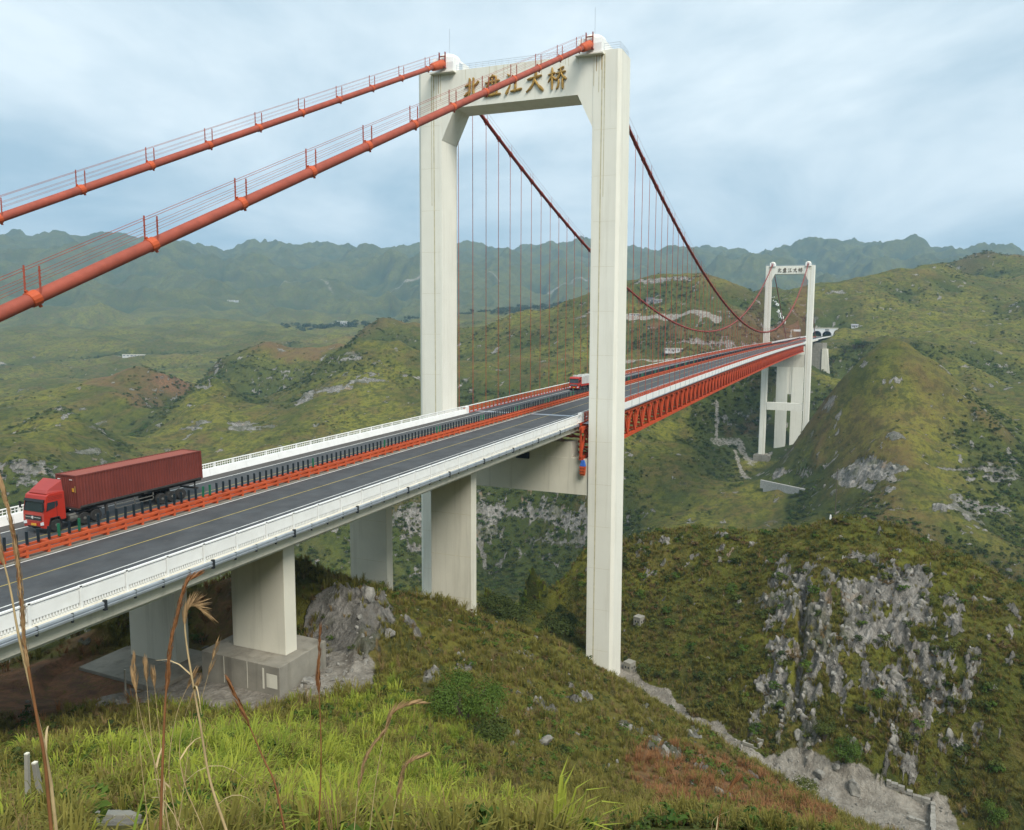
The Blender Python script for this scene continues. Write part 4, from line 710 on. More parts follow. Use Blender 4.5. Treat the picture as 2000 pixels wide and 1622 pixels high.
for s, lab in ((1, 'orange safety railing with pale top rail along the far edge of the main span'), (-1, 'low orange safety railing along the near edge of the main span')):
    rt_ = empty('bridge_railing', (230, s*11.5, 4), 0, lab, 'railing', 'railings of the main span'); L2 = Vector((-230, -s*11.5, -4))
    for zz in (.35, .65, .95): part(rt_, 'rail', MB().sweep([(s*11.5-.06, zz-.06), (s*11.5+.06, zz-.06), (s*11.5+.06, zz+.06), (s*11.5-.06, zz+.06)], stations(3.5, 466, 5)), 'orange', L2)
    part(rt_, 'top_rail', MB().sweep([(s*11.5-.1, 1.2), (s*11.5+.1, 1.2), (s*11.5+.1, 1.32), (s*11.5-.1, 1.32)], stations(3.5, 466, 5)), 'white' if s > 0 else 'orange', L2)
    pm = MB().box(-.09, .09, -.1, .1, 0, 1.2).mesh('post', M['orange'])
    for i in range(200): x = 4.0+1.55*i; link('post', pm, rt_, (x-230, 0, zdeck(x)-4))
    rest = MB()
    for i in range(80): x = 316+1.9*i; rest.box(x-.09, x+.09, s*11.5-.1, s*11.5+.1, zdeck(x), zdeck(x)+1.2)
    part(rt_, 'far_posts', rest, 'orange', L2)['kind'] = 'stuff'
# inspection winch hung beside the tower leg
wi = empty('inspection_cradle', (-.35, -12.9, -10.6), 0, 'small orange cradle with a blue cover beside the near tower leg', 'cradle')
part(wi, 'cradle', MB().add([(a, b, z) for z, k in ((0, .75), (1.5, 1.0)) for a, b in ((-.3*k, -.5*k), (.3*k, -.5*k), (.3*k, .5*k), (-.3*k, .5*k))], BF2), 'orange', Vector((0, 0, 0)), bevel=.03)
for z in (.3, .75, 1.2): part(wi, 'slat', MB().box(-.36, -.30, -.5, .5, z, z+.12), 'orange', Vector((0, 0, 0)))
part(wi, 'cover', MB().add([(a, b, z) for z, k in ((1.52, .95), (2.5, .5)) for a, b in ((-.3*k, -.5*k), (.3*k, -.5*k), (.3*k, .5*k), (-.3*k, .5*k))], BF2), 'blue', Vector((0, 0, 0)), bevel=.05)
part(wi, 'hoist_rope', MB().tube([(0, 0, 2.4), (0, 0, 4.6)], .04, 5), 'darksteel', Vector((0, 0, 0)))

# ------------------------------------------------------------------ container lorry
def wheel(name, root, x, y, z, r, w=.28, hub=True):
    o = link(name, MB().lathe([(r*.55, -w/2), (r*.92, -w/2), (r, -w*.35), (r, w*.35), (r*.92, w/2), (r*.55, w/2)], (0, 0, 0), 1, 18).mesh(name, M['tyre'], False), root, (x, y, z))
    link('rim', MB().lathe([(r*.56, -w*.42), (r*.5, -w*.5), (r*.3, -w*.3), (r*.22, -w*.62), (r*.1, -w*.64)], (0, 0, 0), 1, 14).mesh('rim', M['rim']), o, (0, 0, 0)); return o
def cab(root, L, Wd, H, low, mtop):                      # local: front at x=0 facing -x, right side (towards the viewer) at y=0, ground z=0
    prof = [(0.02, .42), (0, .95), (.03, 1.55), (.05, 1.7), (.24, 2.62), (.34, 2.98), (.55, 3.12), (L, 3.16), (L, .95), (L*.98, .85), (L*.78, .85), (L*.66, 1.12), (L*.30, 1.12), (L*.20, .62), (L*.18, .42)]
    prof = [(x, z*low) for x, z in prof]
    b = link('cab', MB().prism(prof, 1, 0, Wd).mesh('cab', M['cabred'], False, .04), root, (0, 0, 0))
    def q(name, pts, m, par=b, th=.02): 
        n = len(pts); v0 = [Vector(p) for p in pts]; nr = (v0[1]-v0[0]).cross(v0[2]-v0[0]).normalized()*th; mb = MB().add([p+nr for p in v0]+[p-nr for p in v0], [tuple(range(n)), tuple(range(n, 2*n))[::-1]]+[(i, (i+1) % n, n+(i+1) % n, n+i) for i in range(n)]); return link(name, mb.mesh(name, M[m]), par, (0, 0, 0))
    l = low
    q('windscreen', [(.045, .10, 1.74*l), (.045, Wd-.10, 1.74*l), (.225, Wd-.14, 2.58*l), (.225, .14, 2.58*l)], 'glass')
    q('sun_visor', [(.10, .08, 2.52*l), (.10, Wd-.08, 2.52*l), (.20, Wd-.08, 2.72*l), (.20, .08, 2.72*l)], 'black')
    q('side_window', [(.22, -.012, 1.78*l), (L*.52, -.012, 1.95*l), (L*.55, -.012, 2.45*l), (.36, -.012, 2.45*l)], 'glass')
    q('rear_pane', [(L*.56, -.012, 1.98*l), (L*.66, -.012, 2.1*l), (L*.66, -.012, 2.45*l), (L*.57, -.012, 2.45*l)], 'glass')
    q('grille', [(-.012, .3, 1.05*l), (-.012, Wd-.3, 1.05*l), (.012, Wd-.3, 1.42*l), (.012, .3, 1.42*l)], 'black')
    q('grille_bar', [(-.03, .35, 1.24*l), (-.03, Wd-.35, 1.24*l), (-.02, Wd-.35, 1.30*l), (-.02, .35, 1.30*l)], 'chrome')
    link('emblem', MB().lathe([(.13, -.05), (.13, .0), (.05, .01)], (-.03, Wd/2, 1.27*l), 0, 12).mesh('emblem', M['chrome']), b, (0, 0, 0))
    for y0 in (.08, Wd-.42): q('headlight', [(-.02, y0, .72*l), (-.02, y0+.34, .66*l), (-.01, y0+.34, .88*l), (-.01, y0, .98*l)], 'lamp')
    q('number_plate', [(-.03, Wd/2-.28, .60*l), (-.03, Wd/2+.28, .60*l), (-.02, Wd/2+.28, .78*l), (-.02, Wd/2-.28, .78*l)], 'plate')
    q('bumper_slot', [(-.012, .5, .46*l), (-.012, Wd-.5, .46*l), (-.010, Wd-.5, .56*l), (-.010, .5, .56*l)], 'black')
    q('door_seam', [(L*.60, -.008, 1.0*l), (L*.61, -.008, 1.0*l), (L*.61, -.008, 2.5*l), (L*.60, -.008, 2.5*l)], 'black', th=.006)
    for zz in (2.62, 2.74, 2.86): q('side_groove', [(.45, -.006, zz*l), (L*.9, -.006, zz*l), (L*.9, -.006, (zz+.02)*l), (.45, -.006, (zz+.02)*l)], 'black', th=.004)
    for yy in (-.18, Wd+.06): link('mirror', MB().box(-.12, .0, yy, yy+.12, 1.95*l, 2.5*l).mesh('mirror', M['black'], False, .03), b, (0, 0, 0))
    link('wheel_arch', MB().prism([(L*.16, .5*l), (L*.28, 1.2*l), (L*.68, 1.2*l), (L*.80, .6*l), (L*.76, .6*l), (L*.65, 1.12*l), (L*.31, 1.12*l), (L*.20, .5*l)], 1, -.05, .2).mesh('wheel_arch', M['black']), b, (0, 0, 0))
    if mtop: link('roof_fairing', MB().add([(.42, .2, 3.12*l), (.42, Wd-.2, 3.12*l), (L, Wd-.08, 3.12*l), (L, .08, 3.12*l), (.62, .34, 3.38*l), (.62, Wd-.34, 3.38*l), (L-.02, Wd-.16, 4.06*l), (L-.02, .16, 4.06*l)], BF2).mesh('roof_fairing', M['cabtop'], False, .06), b, (0, 0, 0))
    return b
TX, TY = -72.2, 5.2; tz = zdeck(-69)+.012
tk = empty('tractor_unit', (TX, TY, tz), 0, 'bright red tractor unit hauling the long brown-red container', 'truck')
tk.rotation_euler = (0, -.0355, 0)
cab(tk, 1.72, 2.46, 3.1, 1.0, True)
link('chassis', MB().box(.6, 5.0, .7, 1.75, .55, .85).box(2.0, 3.4, .12, .7, .42, .95).box(3.45, 3.7, .2, 2.2, .5, .8).mesh('chassis', M['chassis'], False, .03), tk, (0, 0, 0))
link('fuel_tank', MB().lathe([(.05, 0), (.32, .03), (.32, 1.0), (.05, 1.03)], (2.05, .38, .72), 0, 14).mesh('fuel_tank', M['rim']), tk, (0, 0, 0))
for x in (.92, 3.15, 4.15):
    for y in ((.16, 2.3) if x < 2 else (.18, 2.28)): wheel('wheel', tk, x, y, .5, .5, .3 if x < 2 else .5)
for x in (3.15, 4.15): link('mudguard', MB().prism([(x-.55, .95), (x-.4, 1.08), (x+.4, 1.08), (x+.55, .95), (x+.5, .93), (x+.38, 1.04), (x-.38, 1.04), (x-.5, .93)], 1, -.02, .55).mesh('mudguard', M['black']), tk, (0, 0, 0))
tl = empty('semi_trailer', (-69.5, TY, tz), 0, 'dark skeletal semi-trailer under the long brown-red container', 'trailer'); tl.rotation_euler = (0, -.0355, 0)
link('frame', MB().box(.2, 11.9, .55, .75, 1.15, 1.47).box(.2, 11.9, 1.7, 1.9, 1.15, 1.47).box(0, .3, .05, 2.4, 1.35, 1.5).box(11.7, 12.1, .05, 2.4, 1.3, 1.5).box(6, 6.3, .05, 2.4, 1.35, 1.49).mesh('frame', M['chassis']), tl, (0, 0, 0))
link('side_guard', MB().box(3.2, 6.9, .03, .09, .98, 1.06).box(3.2, 6.9, .03, .09, .66, .74).box(3.2, 3.28, .03, .09, .66, 1.3).box(5.0, 5.08, .03, .09, .66, 1.3).box(6.82, 6.9, .03, .09, .66, 1.3).mesh('side_guard', M['rim']), tl, (0, 0, 0))
link('landing_leg', MB().box(2.5, 2.68, .2, .4, .35, 1.2).box(2.42, 2.76, .15, .45, .28, .35).mesh('landing_leg', M['chassis']), tl, (0, 0, 0))
link('rear_bumper', MB().box(11.6, 11.75, .1, 2.36, .55, .72).box(11.6, 11.7, .4, .5, .7, 1.2).mesh('rear_bumper', M['chassis']), tl, (0, 0, 0))
for x in (7.7, 8.72, 9.74):
    for y in (.18, 2.26): wheel('wheel', tl, x, y, .5, .5, .46)
cn = empty('shipping_container', (-69.5, TY, tz+1.5), 0, 'long brown-red corrugated shipping container carried on the trailer', 'container'); cn.rotation_euler = (0, -.0355, 0)
CL, CW, CH = 12.19, 2.44, 2.75
def corr(n, L, H, d):                                     # trapezoidal corrugation in the local x-z plane
    vs = []; p = L/n
    for i in range(n):
        for f, o in ((0, 0), (.3, 0), (.5, d), (.8, d)): vs += [(p*(i+f), o, .16), (p*(i+f), o, H-.12)]
    vs += [(L, 0, .16), (L, 0, H-.12)]; m = len(vs)//2
    return vs, [(2*i, 2*i+2, 2*i+3, 2*i+1) for i in range(m-1)]
vs, fs = corr(44, CL-.3, CH, .05)
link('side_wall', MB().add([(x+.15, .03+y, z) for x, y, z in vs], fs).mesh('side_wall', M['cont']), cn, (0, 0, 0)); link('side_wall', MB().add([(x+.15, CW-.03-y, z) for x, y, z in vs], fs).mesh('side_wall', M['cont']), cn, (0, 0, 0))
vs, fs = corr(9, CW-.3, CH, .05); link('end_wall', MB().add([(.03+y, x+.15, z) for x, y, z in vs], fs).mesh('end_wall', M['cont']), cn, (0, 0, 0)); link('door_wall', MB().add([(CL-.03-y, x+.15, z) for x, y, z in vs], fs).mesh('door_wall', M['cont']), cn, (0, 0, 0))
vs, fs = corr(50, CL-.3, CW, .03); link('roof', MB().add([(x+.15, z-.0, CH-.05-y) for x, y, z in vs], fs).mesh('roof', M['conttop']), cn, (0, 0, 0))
for x in (0, CL-.16):
    for y in (0, CW-.16): link('corner_post', MB().box(x, x+.16, y, y+.16, 0, CH).mesh('corner_post', M['cont']), cn, (0, 0, 0))
for z0, z1 in ((0, .16), (CH-.12, CH-.005)):
    for y in (.01, CW-.11): link('side_beam', MB().box(.16, CL-.16, y, y+.1, z0, z1).mesh('side_beam', M['cont'] if z0 else M['chassis']), cn, (0, 0, 0))
    for x in (.01, CL-.11): link('end_beam', MB().box(x, x+.1, .16, CW-.16, z0, z1).mesh('end_beam', M['cont']), cn, (0, 0, 0))
for x, y0, z0, w, h, m in ((-.002, 1.9, CH-.42, .3, .05, 'white'), (-.002, .5, CH-.42, .3, .05, 'white'), (-.002, .38, 1.35, .2, .3, 'plate'), (-.002, .2, 1.3, .03, .55, 'lineY')): link('marking', MB().box(x-.01, x+.03, y0, y0+w, z0, z0+h).mesh('marking', M[m]), cn, (0, 0, 0))
# second lorry, on the main span
x2, y2 = 48.0, 6.85; t2 = empty('flatbed_truck', (x2, y2, zdeck(x2)+.012), 0, 'small red truck with a pale load coming across the main span', 'truck')
cab(t2, 1.9, 2.45, 3.1, 1.0, False)
link('load_bed', MB().box(2.0, 12.0, 0, 2.45, 1.0, 1.45).mesh('load_bed', M['cabred'], False, .03), t2, (0, 0, 0))
ld = MB()
for i in range(9):
    for j in range(2): hh = 1.7+random.uniform(0, .5); ld = MB().box(2.2+i*1.07, 3.2+i*1.07, .05+j*1.2, 1.2+j*1.2, 1.46, 1.46+hh); link('load_block', ld.mesh('load_block', M['tarp'], False, .06), t2, (0, 0, 0))
link('chassis', MB().box(.6, 11.5, .7, 1.75, .6, .95).mesh('chassis', M['chassis']), t2, (0, 0, 0))
for x in (.95, 3.4, 4.6, 9.0, 10.2):
    for y in (.16, 2.3): wheel('wheel', t2, x, y, .5, .5, .35)

# ------------------------------------------------------------------ far bank structures
fpz = -78.0
for yc, lab in ((5.2, 'left shaft of the tall slotted pier seen through the far tower'), (-6.8, 'right shaft of the tall slotted pier seen through the far tower')):
    r0 = empty('far_pier', (492, yc, fpz), 0, lab, 'pier', 'shafts of the slotted pier'); link('shaft', MB().box(0, 4, -4.4, 4.4, 0, zdeck(492)-2.6-fpz).mesh('shaft', M['tower'], False, .1), r0, (0, 0, 0))
    link('infill_wall', MB().box(.4, 3.6, -5.9 if yc > 0 else 4.42, -4.42 if yc > 0 else 5.9, 49, zdeck(492)-2.7-fpz).mesh('infill_wall', M['tower']), r0, (0, 0, 0))
fa = empty('far_approach', (560, 0, 8), 0, 'pale concrete deck carrying the road from the far tower to the tunnels', 'viaduct')
link('deck_slab', MB().sweep([(-12, -.05), (12, -.05), (12, -.9), (-12, -.9)], stations(466.6, 600, 8)).mesh('deck_slab', M['conc']), fa, (-560, 0, -8))
link('girder', MB().sweep([(-9, -.9), (9, -.9), (8, -2.6), (-8, -2.6)], stations(471.2, 600, 8)).mesh('girder', M['conc']), fa, (-560, 0, -8))
for s in (-1, 1): link('parapet_wall', MB().sweep([(s*11.3, 0), (s*11.3, 1.1), (s*11.8, 1.1), (s*11.8, 0)], stations(466.6, 735, 8)).mesh('parapet_wall', M['white']), fa, (-560, 0, -8))
ab = empty('cable_anchorage', (606, -13, -12), 0, 'weathered concrete anchorage block below the road beyond the far tower', 'anchorage')
link('block', MB().add([(x-606, y+13, z+12) for z in (-40, 12.5) for x, y in ((590, -20), (628, -22), (628, 18), (590, 18))], BF2).mesh('block', M['rawconc'], False, .2), ab, (0, 0, 0))
link('buttress', MB().prism([(-27, -22), (-16, -22), (-16, 20), (-20, 20)], 0, -17, 18).mesh('buttress', M['conc']), ab, (0, 9.5, -1)); link('store', MB().box(22, 27, -18, -12, -2, 3).mesh('store', M['white']), ab, (0, 0, 0))
# tunnel portal: masonry wall with two arched bores
px_, zf = 738.0, zdeck(738); tp = empty('tunnel_portal', (px_, -11, zf), 0, 'pale concrete tunnel portal with two dark arched mouths beyond the far tower', 'portal')
def archz(y):
    for c in (5.3, -5.3):
        if abs(y-c) < 4.6: return 1.2+math.sqrt(max(4.6**2-(y-c)**2, 0))*1.05
    return -1.5
wl_ = MB(); ys = np.arange(-16.5, 16.51, .55)
for a, b in zip(ys[:-1], ys[1:]): wl_.box(0, 1.6, a, b, max(archz(a), archz(b)) if archz((a+b)/2) > 0 else -1.5, 8.6)
link('wall', wl_.mesh('wall', M['white']), tp, (0, 0, 0)); link('coping', MB().box(-.4, 1.8, -17, 17, 8.62, 9.5).mesh('coping', M['conc']), tp, (0, 0, 0))
for c, lab in ((5.3, 1), (-5.3, 2)):
    m = MB(); n = 14; pr = [(c+4.7*math.cos(PI*i/n), 1.2+4.9*math.sin(PI*i/n)) for i in range(n+1)]; pr = [(c+4.7, -1.2)]+pr+[(c-4.7, -1.2)]
    k = len(pr); m.add([(.2, *p) for p in pr]+[(26, *p) for p in pr], [(i, i+1, k+i+1, k+i) for i in range(k-1)]+[tuple(range(k, 2*k))]); link('bore', m.mesh('bore', M['dark']), tp, (0, 0, 0))
link('name_board', MB().box(-.1, 0, -7.5, -3.1, 6.6, 7.6).mesh('name_board', M['darksteel']), tp, (0, 0, 0))
sg = empty('sign_gantry', (640, 13.2, zdeck(640)), 0, 'white roadside sign gantry before the tunnels', 'sign'); link('post', MB().tube([(0, 0, -1), (0, 0, 8)], .3, 8).mesh('post', M['white']), sg, (0, 0, 0)); link('arm', MB().bar((0, 0, 8), (0, -9.5, 8), .35).mesh('arm', M['white']), sg, (0, 0, 0)); link('board', MB().box(-.2, -.05, -9, -2.5, 6.6, 8.6).mesh('board', M['white']), sg, (0, 0, 0))
# small houses
def house(p, w, d, h, rz, lab, roof, name='farmhouse', nwin=2, group=None, cat='house', wallm='housew'):
    r = empty(name, (p[0], p[1], p[2]-.3), rz, lab, cat, group)
    link('wall', MB().box(-d/2, d/2, -w/2, w/2, -1.5, h).mesh('wall', M[wallm]), r, (0, 0, 0))
    link('roof', MB().prism([(-d/2-.4, h), (d/2+.4, h), (0, h+d*.28)], 1, -w/2-.4, w/2+.4).mesh('roof', M[roof]) if roof != 'flat' else MB().box(-d/2-.3, d/2+.3, -w/2-.3, w/2+.3, h, h+.35).mesh('roof', M['conc']), r, (0, 0, 0))
    for i in range(nwin):
        yy = -w/2+w*(i+.5)/nwin; f = link('window', MB().box(-d/2-.06, -d/2-.01, yy-w*.16/nwin*1.6, yy+w*.16/nwin*1.6, h*.35, h*.75).mesh('window', M['winw']), r, (0, 0, 0))
    link('door', MB().box(-d/2-.07, -d/2-.01, w*.02-.5, w*.02+.5, 0, 2.0).mesh('door', M['bark']), r, (0, 0, 0)); return r
M['housew'] = mat('whitewashed wall', (0.5, 0.5, 0.48), 0.8, var=.1); M['winw'] = mat('dull window', (0.12, 0.13, 0.14), 0.4); M['roofd'] = mat('dark roof tile', (0.07, 0.07, 0.08), 0.8); M['roofw'] = mat('weathered sheet roof', (0.3, 0.29, 0.32), 0.7); M['greyw'] = mat('grey block wall', (0.25, 0.25, 0.25), 0.85, var=.2)
house(see(1669, 640, 600), 7, 5, 2.6, .1, 'small lone hut with grey roof on the hillside right of the tunnels', 'roofw', 'hut')
house(see(1270, 592, 600), 9, 6, 4.5, .3, 'dark little farmhouse on the green mound behind the hangers', 'roofd', wallm='greyw'); house(see(1284, 592, 600), 10, 6, 4.0, .25, 'grey-walled house beside the dark farmhouse on the mound', 'flat', wallm='greyw')
house(see(1315, 687, 560), 17, 6, 3.2, .35, 'long low white building beside the road beyond the bridge railing', 'flat', 'works_building', 6, cat='building')
house(see(1240, 617, 600), 12, 4, 2.2, .3, 'low white shed on the mound between the hangers', 'flat', 'shed', 2, cat='shed')
for i, (u, v) in enumerate(((648, 636), (660, 633), (672, 637))): house(see(u, v, 1500), 13, 9, 7+i*2, .3, ('leftmost of three pale village houses among dark trees', 'tallest of three pale village houses among dark trees', 'rightmost of three pale village houses among dark trees')[i], 'flat', 'village_house', 3, 'village houses')
house(see(262, 697, 1000), 30, 8, 3.5, .7, 'long white roadside building in the hazy valley on the left', 'flat', 'roadside_building', 6, cat='building')
house(see(455, 590, 2400), 34, 12, 6, .3, 'pale building high on the hazy mountainside', 'flat', 'mountain_building', 4, cat='building')
# stone lettering laid on the far slope, too far to read
sl_ = see(1520, 615, 600); ht = empty('hillside_lettering', sl_, 0, 'column of white stone characters laid out on the far hillside', 'lettering')
rg = random.Random(5)
for i in range(6):
    c0 = see(1508+i*4.6, 583+i*10.5, 600)
    for j in range(5):
        a = c0+Vector((0, rg.uniform(-2.2, 2.2), 0)); hor = j % 2; q = a+Vector((0, rg.uniform(1.6, 2.6), 0)) if hor else a+Vector((3, -.5, 0)); a = Vector((a[0], a[1], ground(a[0], a[1])+.35)); q = Vector((q[0], q[1], ground(q[0], q[1])+.35))
        link('stone_stroke', MB().bar(a, q, .6, .4).mesh('stone_stroke', M['white']), ht, -sl_)
# retaining wall and path below the far tower
p0, p1 = see(1484, 962, 380), see(1572, 960, 380); rw = empty('retaining_wall', (p0+p1)/2, 0, 'grey stone retaining wall on the slope below the far tower', 'wall'); c = (p0+p1)/2
mbw = MB(); n = 14
for i in range(n):
    a = p0+(p1-p0)*i/n; b = p0+(p1-p0)*(i+1)/n; zt_ = max(p0[2], p1[2])+1.0; dep = 2.5+9*math.sin(PI*(i+.5)/n)**.6
    link('bay', MB().add([(a[0], a[1], zt_-dep), (b[0], b[1], zt_-dep), (b[0]+3, b[1], zt_-dep), (a[0]+3, a[1], zt_-dep), (a[0]+.8, a[1], zt_), (b[0]+.8, b[1], zt_), (b[0]+3, b[1], zt_), (a[0]+3, a[1], zt_)], BF2).mesh('bay', M['stonewall']), rw, -c)
# gully: concrete boxes, trough, yard walls
M['conc2'] = mat('aged concrete', (0.27, 0.255, 0.21), 0.9, var=.15, dirt=(0.18, 0.16, 0.12), dirtamt=.6)
def cbox(u, v, D, s, rz, lab):
    p = at(u, v, D); z = ground(p[0], p[1]); r = empty('concrete_box', (p[0], p[1], z-.2), rz, lab, 'block', 'hollow concrete boxes')
    b = MB()
    for x in (-s, s-.14): b.box(x, x+.14, -s, s, 0, 1.9*s)
    for y in (-s, s-.14): b.box(-s+.141, s-.141, y, y+.14, 0, 1.9*s)
    link('shell', b.mesh('shell', M['conc2'], False, .02), r, (0, 0, 0)); link('lid', MB().box(-s-.02, s+.02, -s-.02, s+.02, 1.9*s+.002, 1.9*s+.2).mesh('lid', M['conc2']), r, (0, 0, 0))
    for y in (-.4*s, .4*s): link('opening', MB().box(-s-.02, -s+.01, y-.16*s, y+.16*s, .75*s, 1.25*s).mesh('opening', M['dark']), r, (0, 0, 0)); link('opening', MB().box(y-.16*s, y+.16*s, -s-.02, -s+.01, .75*s, 1.25*s).mesh('opening', M['dark']), r, (0, 0, 0))
cbox(1229, 1335, 122, .75, -.35, 'pale hollow concrete box at the foot of the near tower leg'); cbox(1246, 1308, 131, .75, -.3, 'concrete box half hidden in scrub just behind the other one')
M['yardstone'] = mat('rubble wall stone', (0.27, 0.255, 0.22), 0.92, var=.3, scale=1.5, dirt=(0.12, 0.11, 0.09), dirtamt=.6, bump=.4)
def stonewall(name, lab, pts, h, w, m, cat='wall', block=.8):
    c = Vector((*pts[0], ground(*pts[0]))); r = empty(name, c, 0, lab, cat); rg = random.Random(len(lab))
    for a, b in zip(pts[:-1], pts[1:]):
        a, b = Vector(a), Vector(b); n = max(1, int((b-a).length/block)); t = (b-a).normalized(); nn = Vector((-t.y, t.x))
        for i in range(n):
            for k in range(2):
                q0, q1 = a.lerp(b, (i+.02+(.3 if k else 0))/n), a.lerp(b, (min(i+.98+(.3 if k else 0), n))/n); zg = ground(q0.x, q0.y)-.25+k*h*.52; e_ = rg.uniform(-.05, .05); ww = w/2+e_
                link('stone', MB().add([(q.x+s*nn.x*ww-c.x, q.y+s*nn.y*ww-c.y, z-c.z) for z in (zg, zg+h*.52-.02+rg.uniform(-.05, .03)) for q, s in ((q0, 1), (q1, 1), (q1, -1), (q0, -1))], BF2).mesh('stone', M[m]), r, (0, 0, 0))
    return r
W2 = lambda u, v: tuple(on(u, v, 2, -46)[:2])
stonewall('yard_wall', 'pale rubble stone wall closing the end of the gravel yard', [W2(1822, 1640), W2(1822, 1575), W2(1770, 1562), W2(1730, 1552)], 1.0, .55, 'yardstone')
stonewall('yard_kerb', 'low broken stone kerb on the near side of the gravel yard', [W2(1812, 1612), W2(1775, 1600)], .7, .5, 'yardstone')
stonewall('water_trough', 'small pale open concrete trough beside the gully track', [W2(1454, 1463), W2(1490, 1473), W2(1480, 1478), W2(1450, 1468), W2(1454, 1463)], .7, .22, 'conc2', 'trough', 1.2)
p = see(1622, 1014, 100, 200); mk_ = empty('survey_marker', p, 0, 'small white marker stone on top of the rocky knoll', 'marker'); link('stone', MB().add([(a*k, b*k, z) for z, k in ((-.3, 1), (1.1, .6)) for a, b in ((-.3, -.3), (.3, -.3), (.3, .3), (-.3, .3))], BF2).mesh('stone', M['white'], False, .03), mk_, (0, 0, 0))
p = see(1631, 1010, 300, 800); up = empty('utility_pole', p, 0, 'thin dark utility pole on the far slope above the knoll', 'pole'); link('pole', MB().tube([(0, 0, -2), (0, 0, 27)], [.28, .16], 6).mesh('pole', M['bark']), up, (0, 0, 0)); link('crossarm', MB().bar((0, -1.6, 25), (0, 1.6, 25), .15).mesh('crossarm', M['bark']), up, (0, 0, 0))
# leaning posts and broken drain by the lookout
for u, v, D, h, tl_, lab in ((50, 1528, 24, 2.0, .05, 'pale upright concrete fence post in the grass at lower left'), (86, 1552, 21, 1.7, -.12, 'shorter pale fence post leaning beside a tall reed'), (241, 1276, 67, 2.6, .02, 'pale post standing beside the pier behind the reeds')):
    p = at(u, v, D); z = ground(p[0], p[1]); r = empty('fence_post', (p[0], p[1], z), .3, lab, 'post', 'concrete posts'); link('shaft', MB().add([(a*k+tl_*zz, b*k, zz) for zz, k in ((-.4, 1), (h, .85)) for a, b in ((-.055, -.055), (.055, -.055), (.055, .055), (-.055, .055))], BF2).mesh('shaft', M['conc2'], False, .01), r, (0, 0, 0)); link('cap', MB().box(-.045+tl_*h, .045+tl_*h, -.045, .045, h, h+.03).mesh('cap', M['conc']), r, (0, 0, 0))
p = at(185, 1600, 19); c = Vector((p[0], p[1], ground(p[0], p[1]))); dr = empty('drain_channel', c, 0, 'broken pale concrete drain slabs in the grass at lower left', 'drain'); rg = random.Random(3)
for i in range(8):
    q = [at(112+(i+k)*19, 1616-(i+k)*6.5, 18.6+(i+k)*.12) for k in (0, .93)]; a, b = [Vector((t_[0]-c.x, t_[1]-c.y, ground(t_[0], t_[1])+.05-c.z+rg.uniform(0, .03))) for t_ in q]
    link('slab', MB().bar(a, b, .42+rg.uniform(-.05, .08), .14).mesh('slab', M['conc2'], False, .02), dr, (0, 0, 0))

# ------------------------------------------------------------------ vegetation
def leafmat(name, c1, c2, rough=0.75, trans=0.25):
    m = bpy.data.materials.new(name); m.use_nodes = True; t = m.node_tree; p = t.nodes['Principled BSDF']; oi = N(t, 'ShaderNodeObjectInfo'); g = N(t, 'ShaderNodeNewGeometry')
    n = N(t, 'ShaderNodeTexNoise', i_Scale=0.9, i_Detail=3.0); t.links.new(g.outputs['Position'], n.inputs['Vector'])
    a = N(t, 'ShaderNodeMath', operation='ADD'); t.links.new(oi.outputs['Random'], a.inputs[0]); t.links.new(n.outputs['Fac'], a.inputs[1])
    r = N(t, 'ShaderNodeMapRange'); r.inputs['From Min'].default_value = .35; r.inputs['From Max'].default_value = 1.15; t.links.new(a.outputs[0], r.inputs[0])
    mx_ = N(t, 'ShaderNodeMix', data_type='RGBA'); mx_.inputs['A'].default_value = (*c1, 1); mx_.inputs['B'].default_value = (*c2, 1); t.links.new(r.outputs[0], mx_.inputs['Factor'])
    t.links.new(mx_.outputs['Result'], p.inputs['Base Color']); p.inputs['Roughness'].default_value = rough; p.inputs['Specular IOR Level'].default_value = 0.2
    tr_ = N(t, 'ShaderNodeBsdfTranslucent'); t.links.new(mx_.outputs['Result'], tr_.inputs[0]); ms_ = N(t, 'ShaderNodeMixShader'); ms_.inputs[0].default_value = trans
    o = t.nodes['Material Output']; t.links.new(p.outputs[0], ms_.inputs[1]); t.links.new(tr_.outputs[0], ms_.inputs[2]); t.links.new(ms_.outputs[0], o.inputs[0]); return m
M.update(gr_green=leafmat('lush grass blade', (0.12, 0.18, 0.02), (0.29, 0.32, 0.04)), gr_yel=leafmat('olive grass blade', (0.125, 0.125, 0.026), (0.21, 0.185, 0.04)), gr_dry=leafmat('dry grass blade', (0.17, 0.115, 0.045), (0.27, 0.185, 0.08)), gr_red=leafmat('rusty grass blade', (0.2, 0.09, 0.035), (0.31, 0.155, 0.065)),
         lf_dark=leafmat('dark scrub leaf', (0.022, 0.042, 0.010), (0.06, 0.08, 0.018)), lf_mid=leafmat('scrub leaf', (0.05, 0.075, 0.014), (0.11, 0.125, 0.024)), lf_bright=leafmat('bush leaf', (0.03, 0.072, 0.010), (0.08, 0.13, 0.018)), lf_brown=leafmat('brown scrub leaf', (0.075, 0.055, 0.022), (0.13, 0.085, 0.032)))
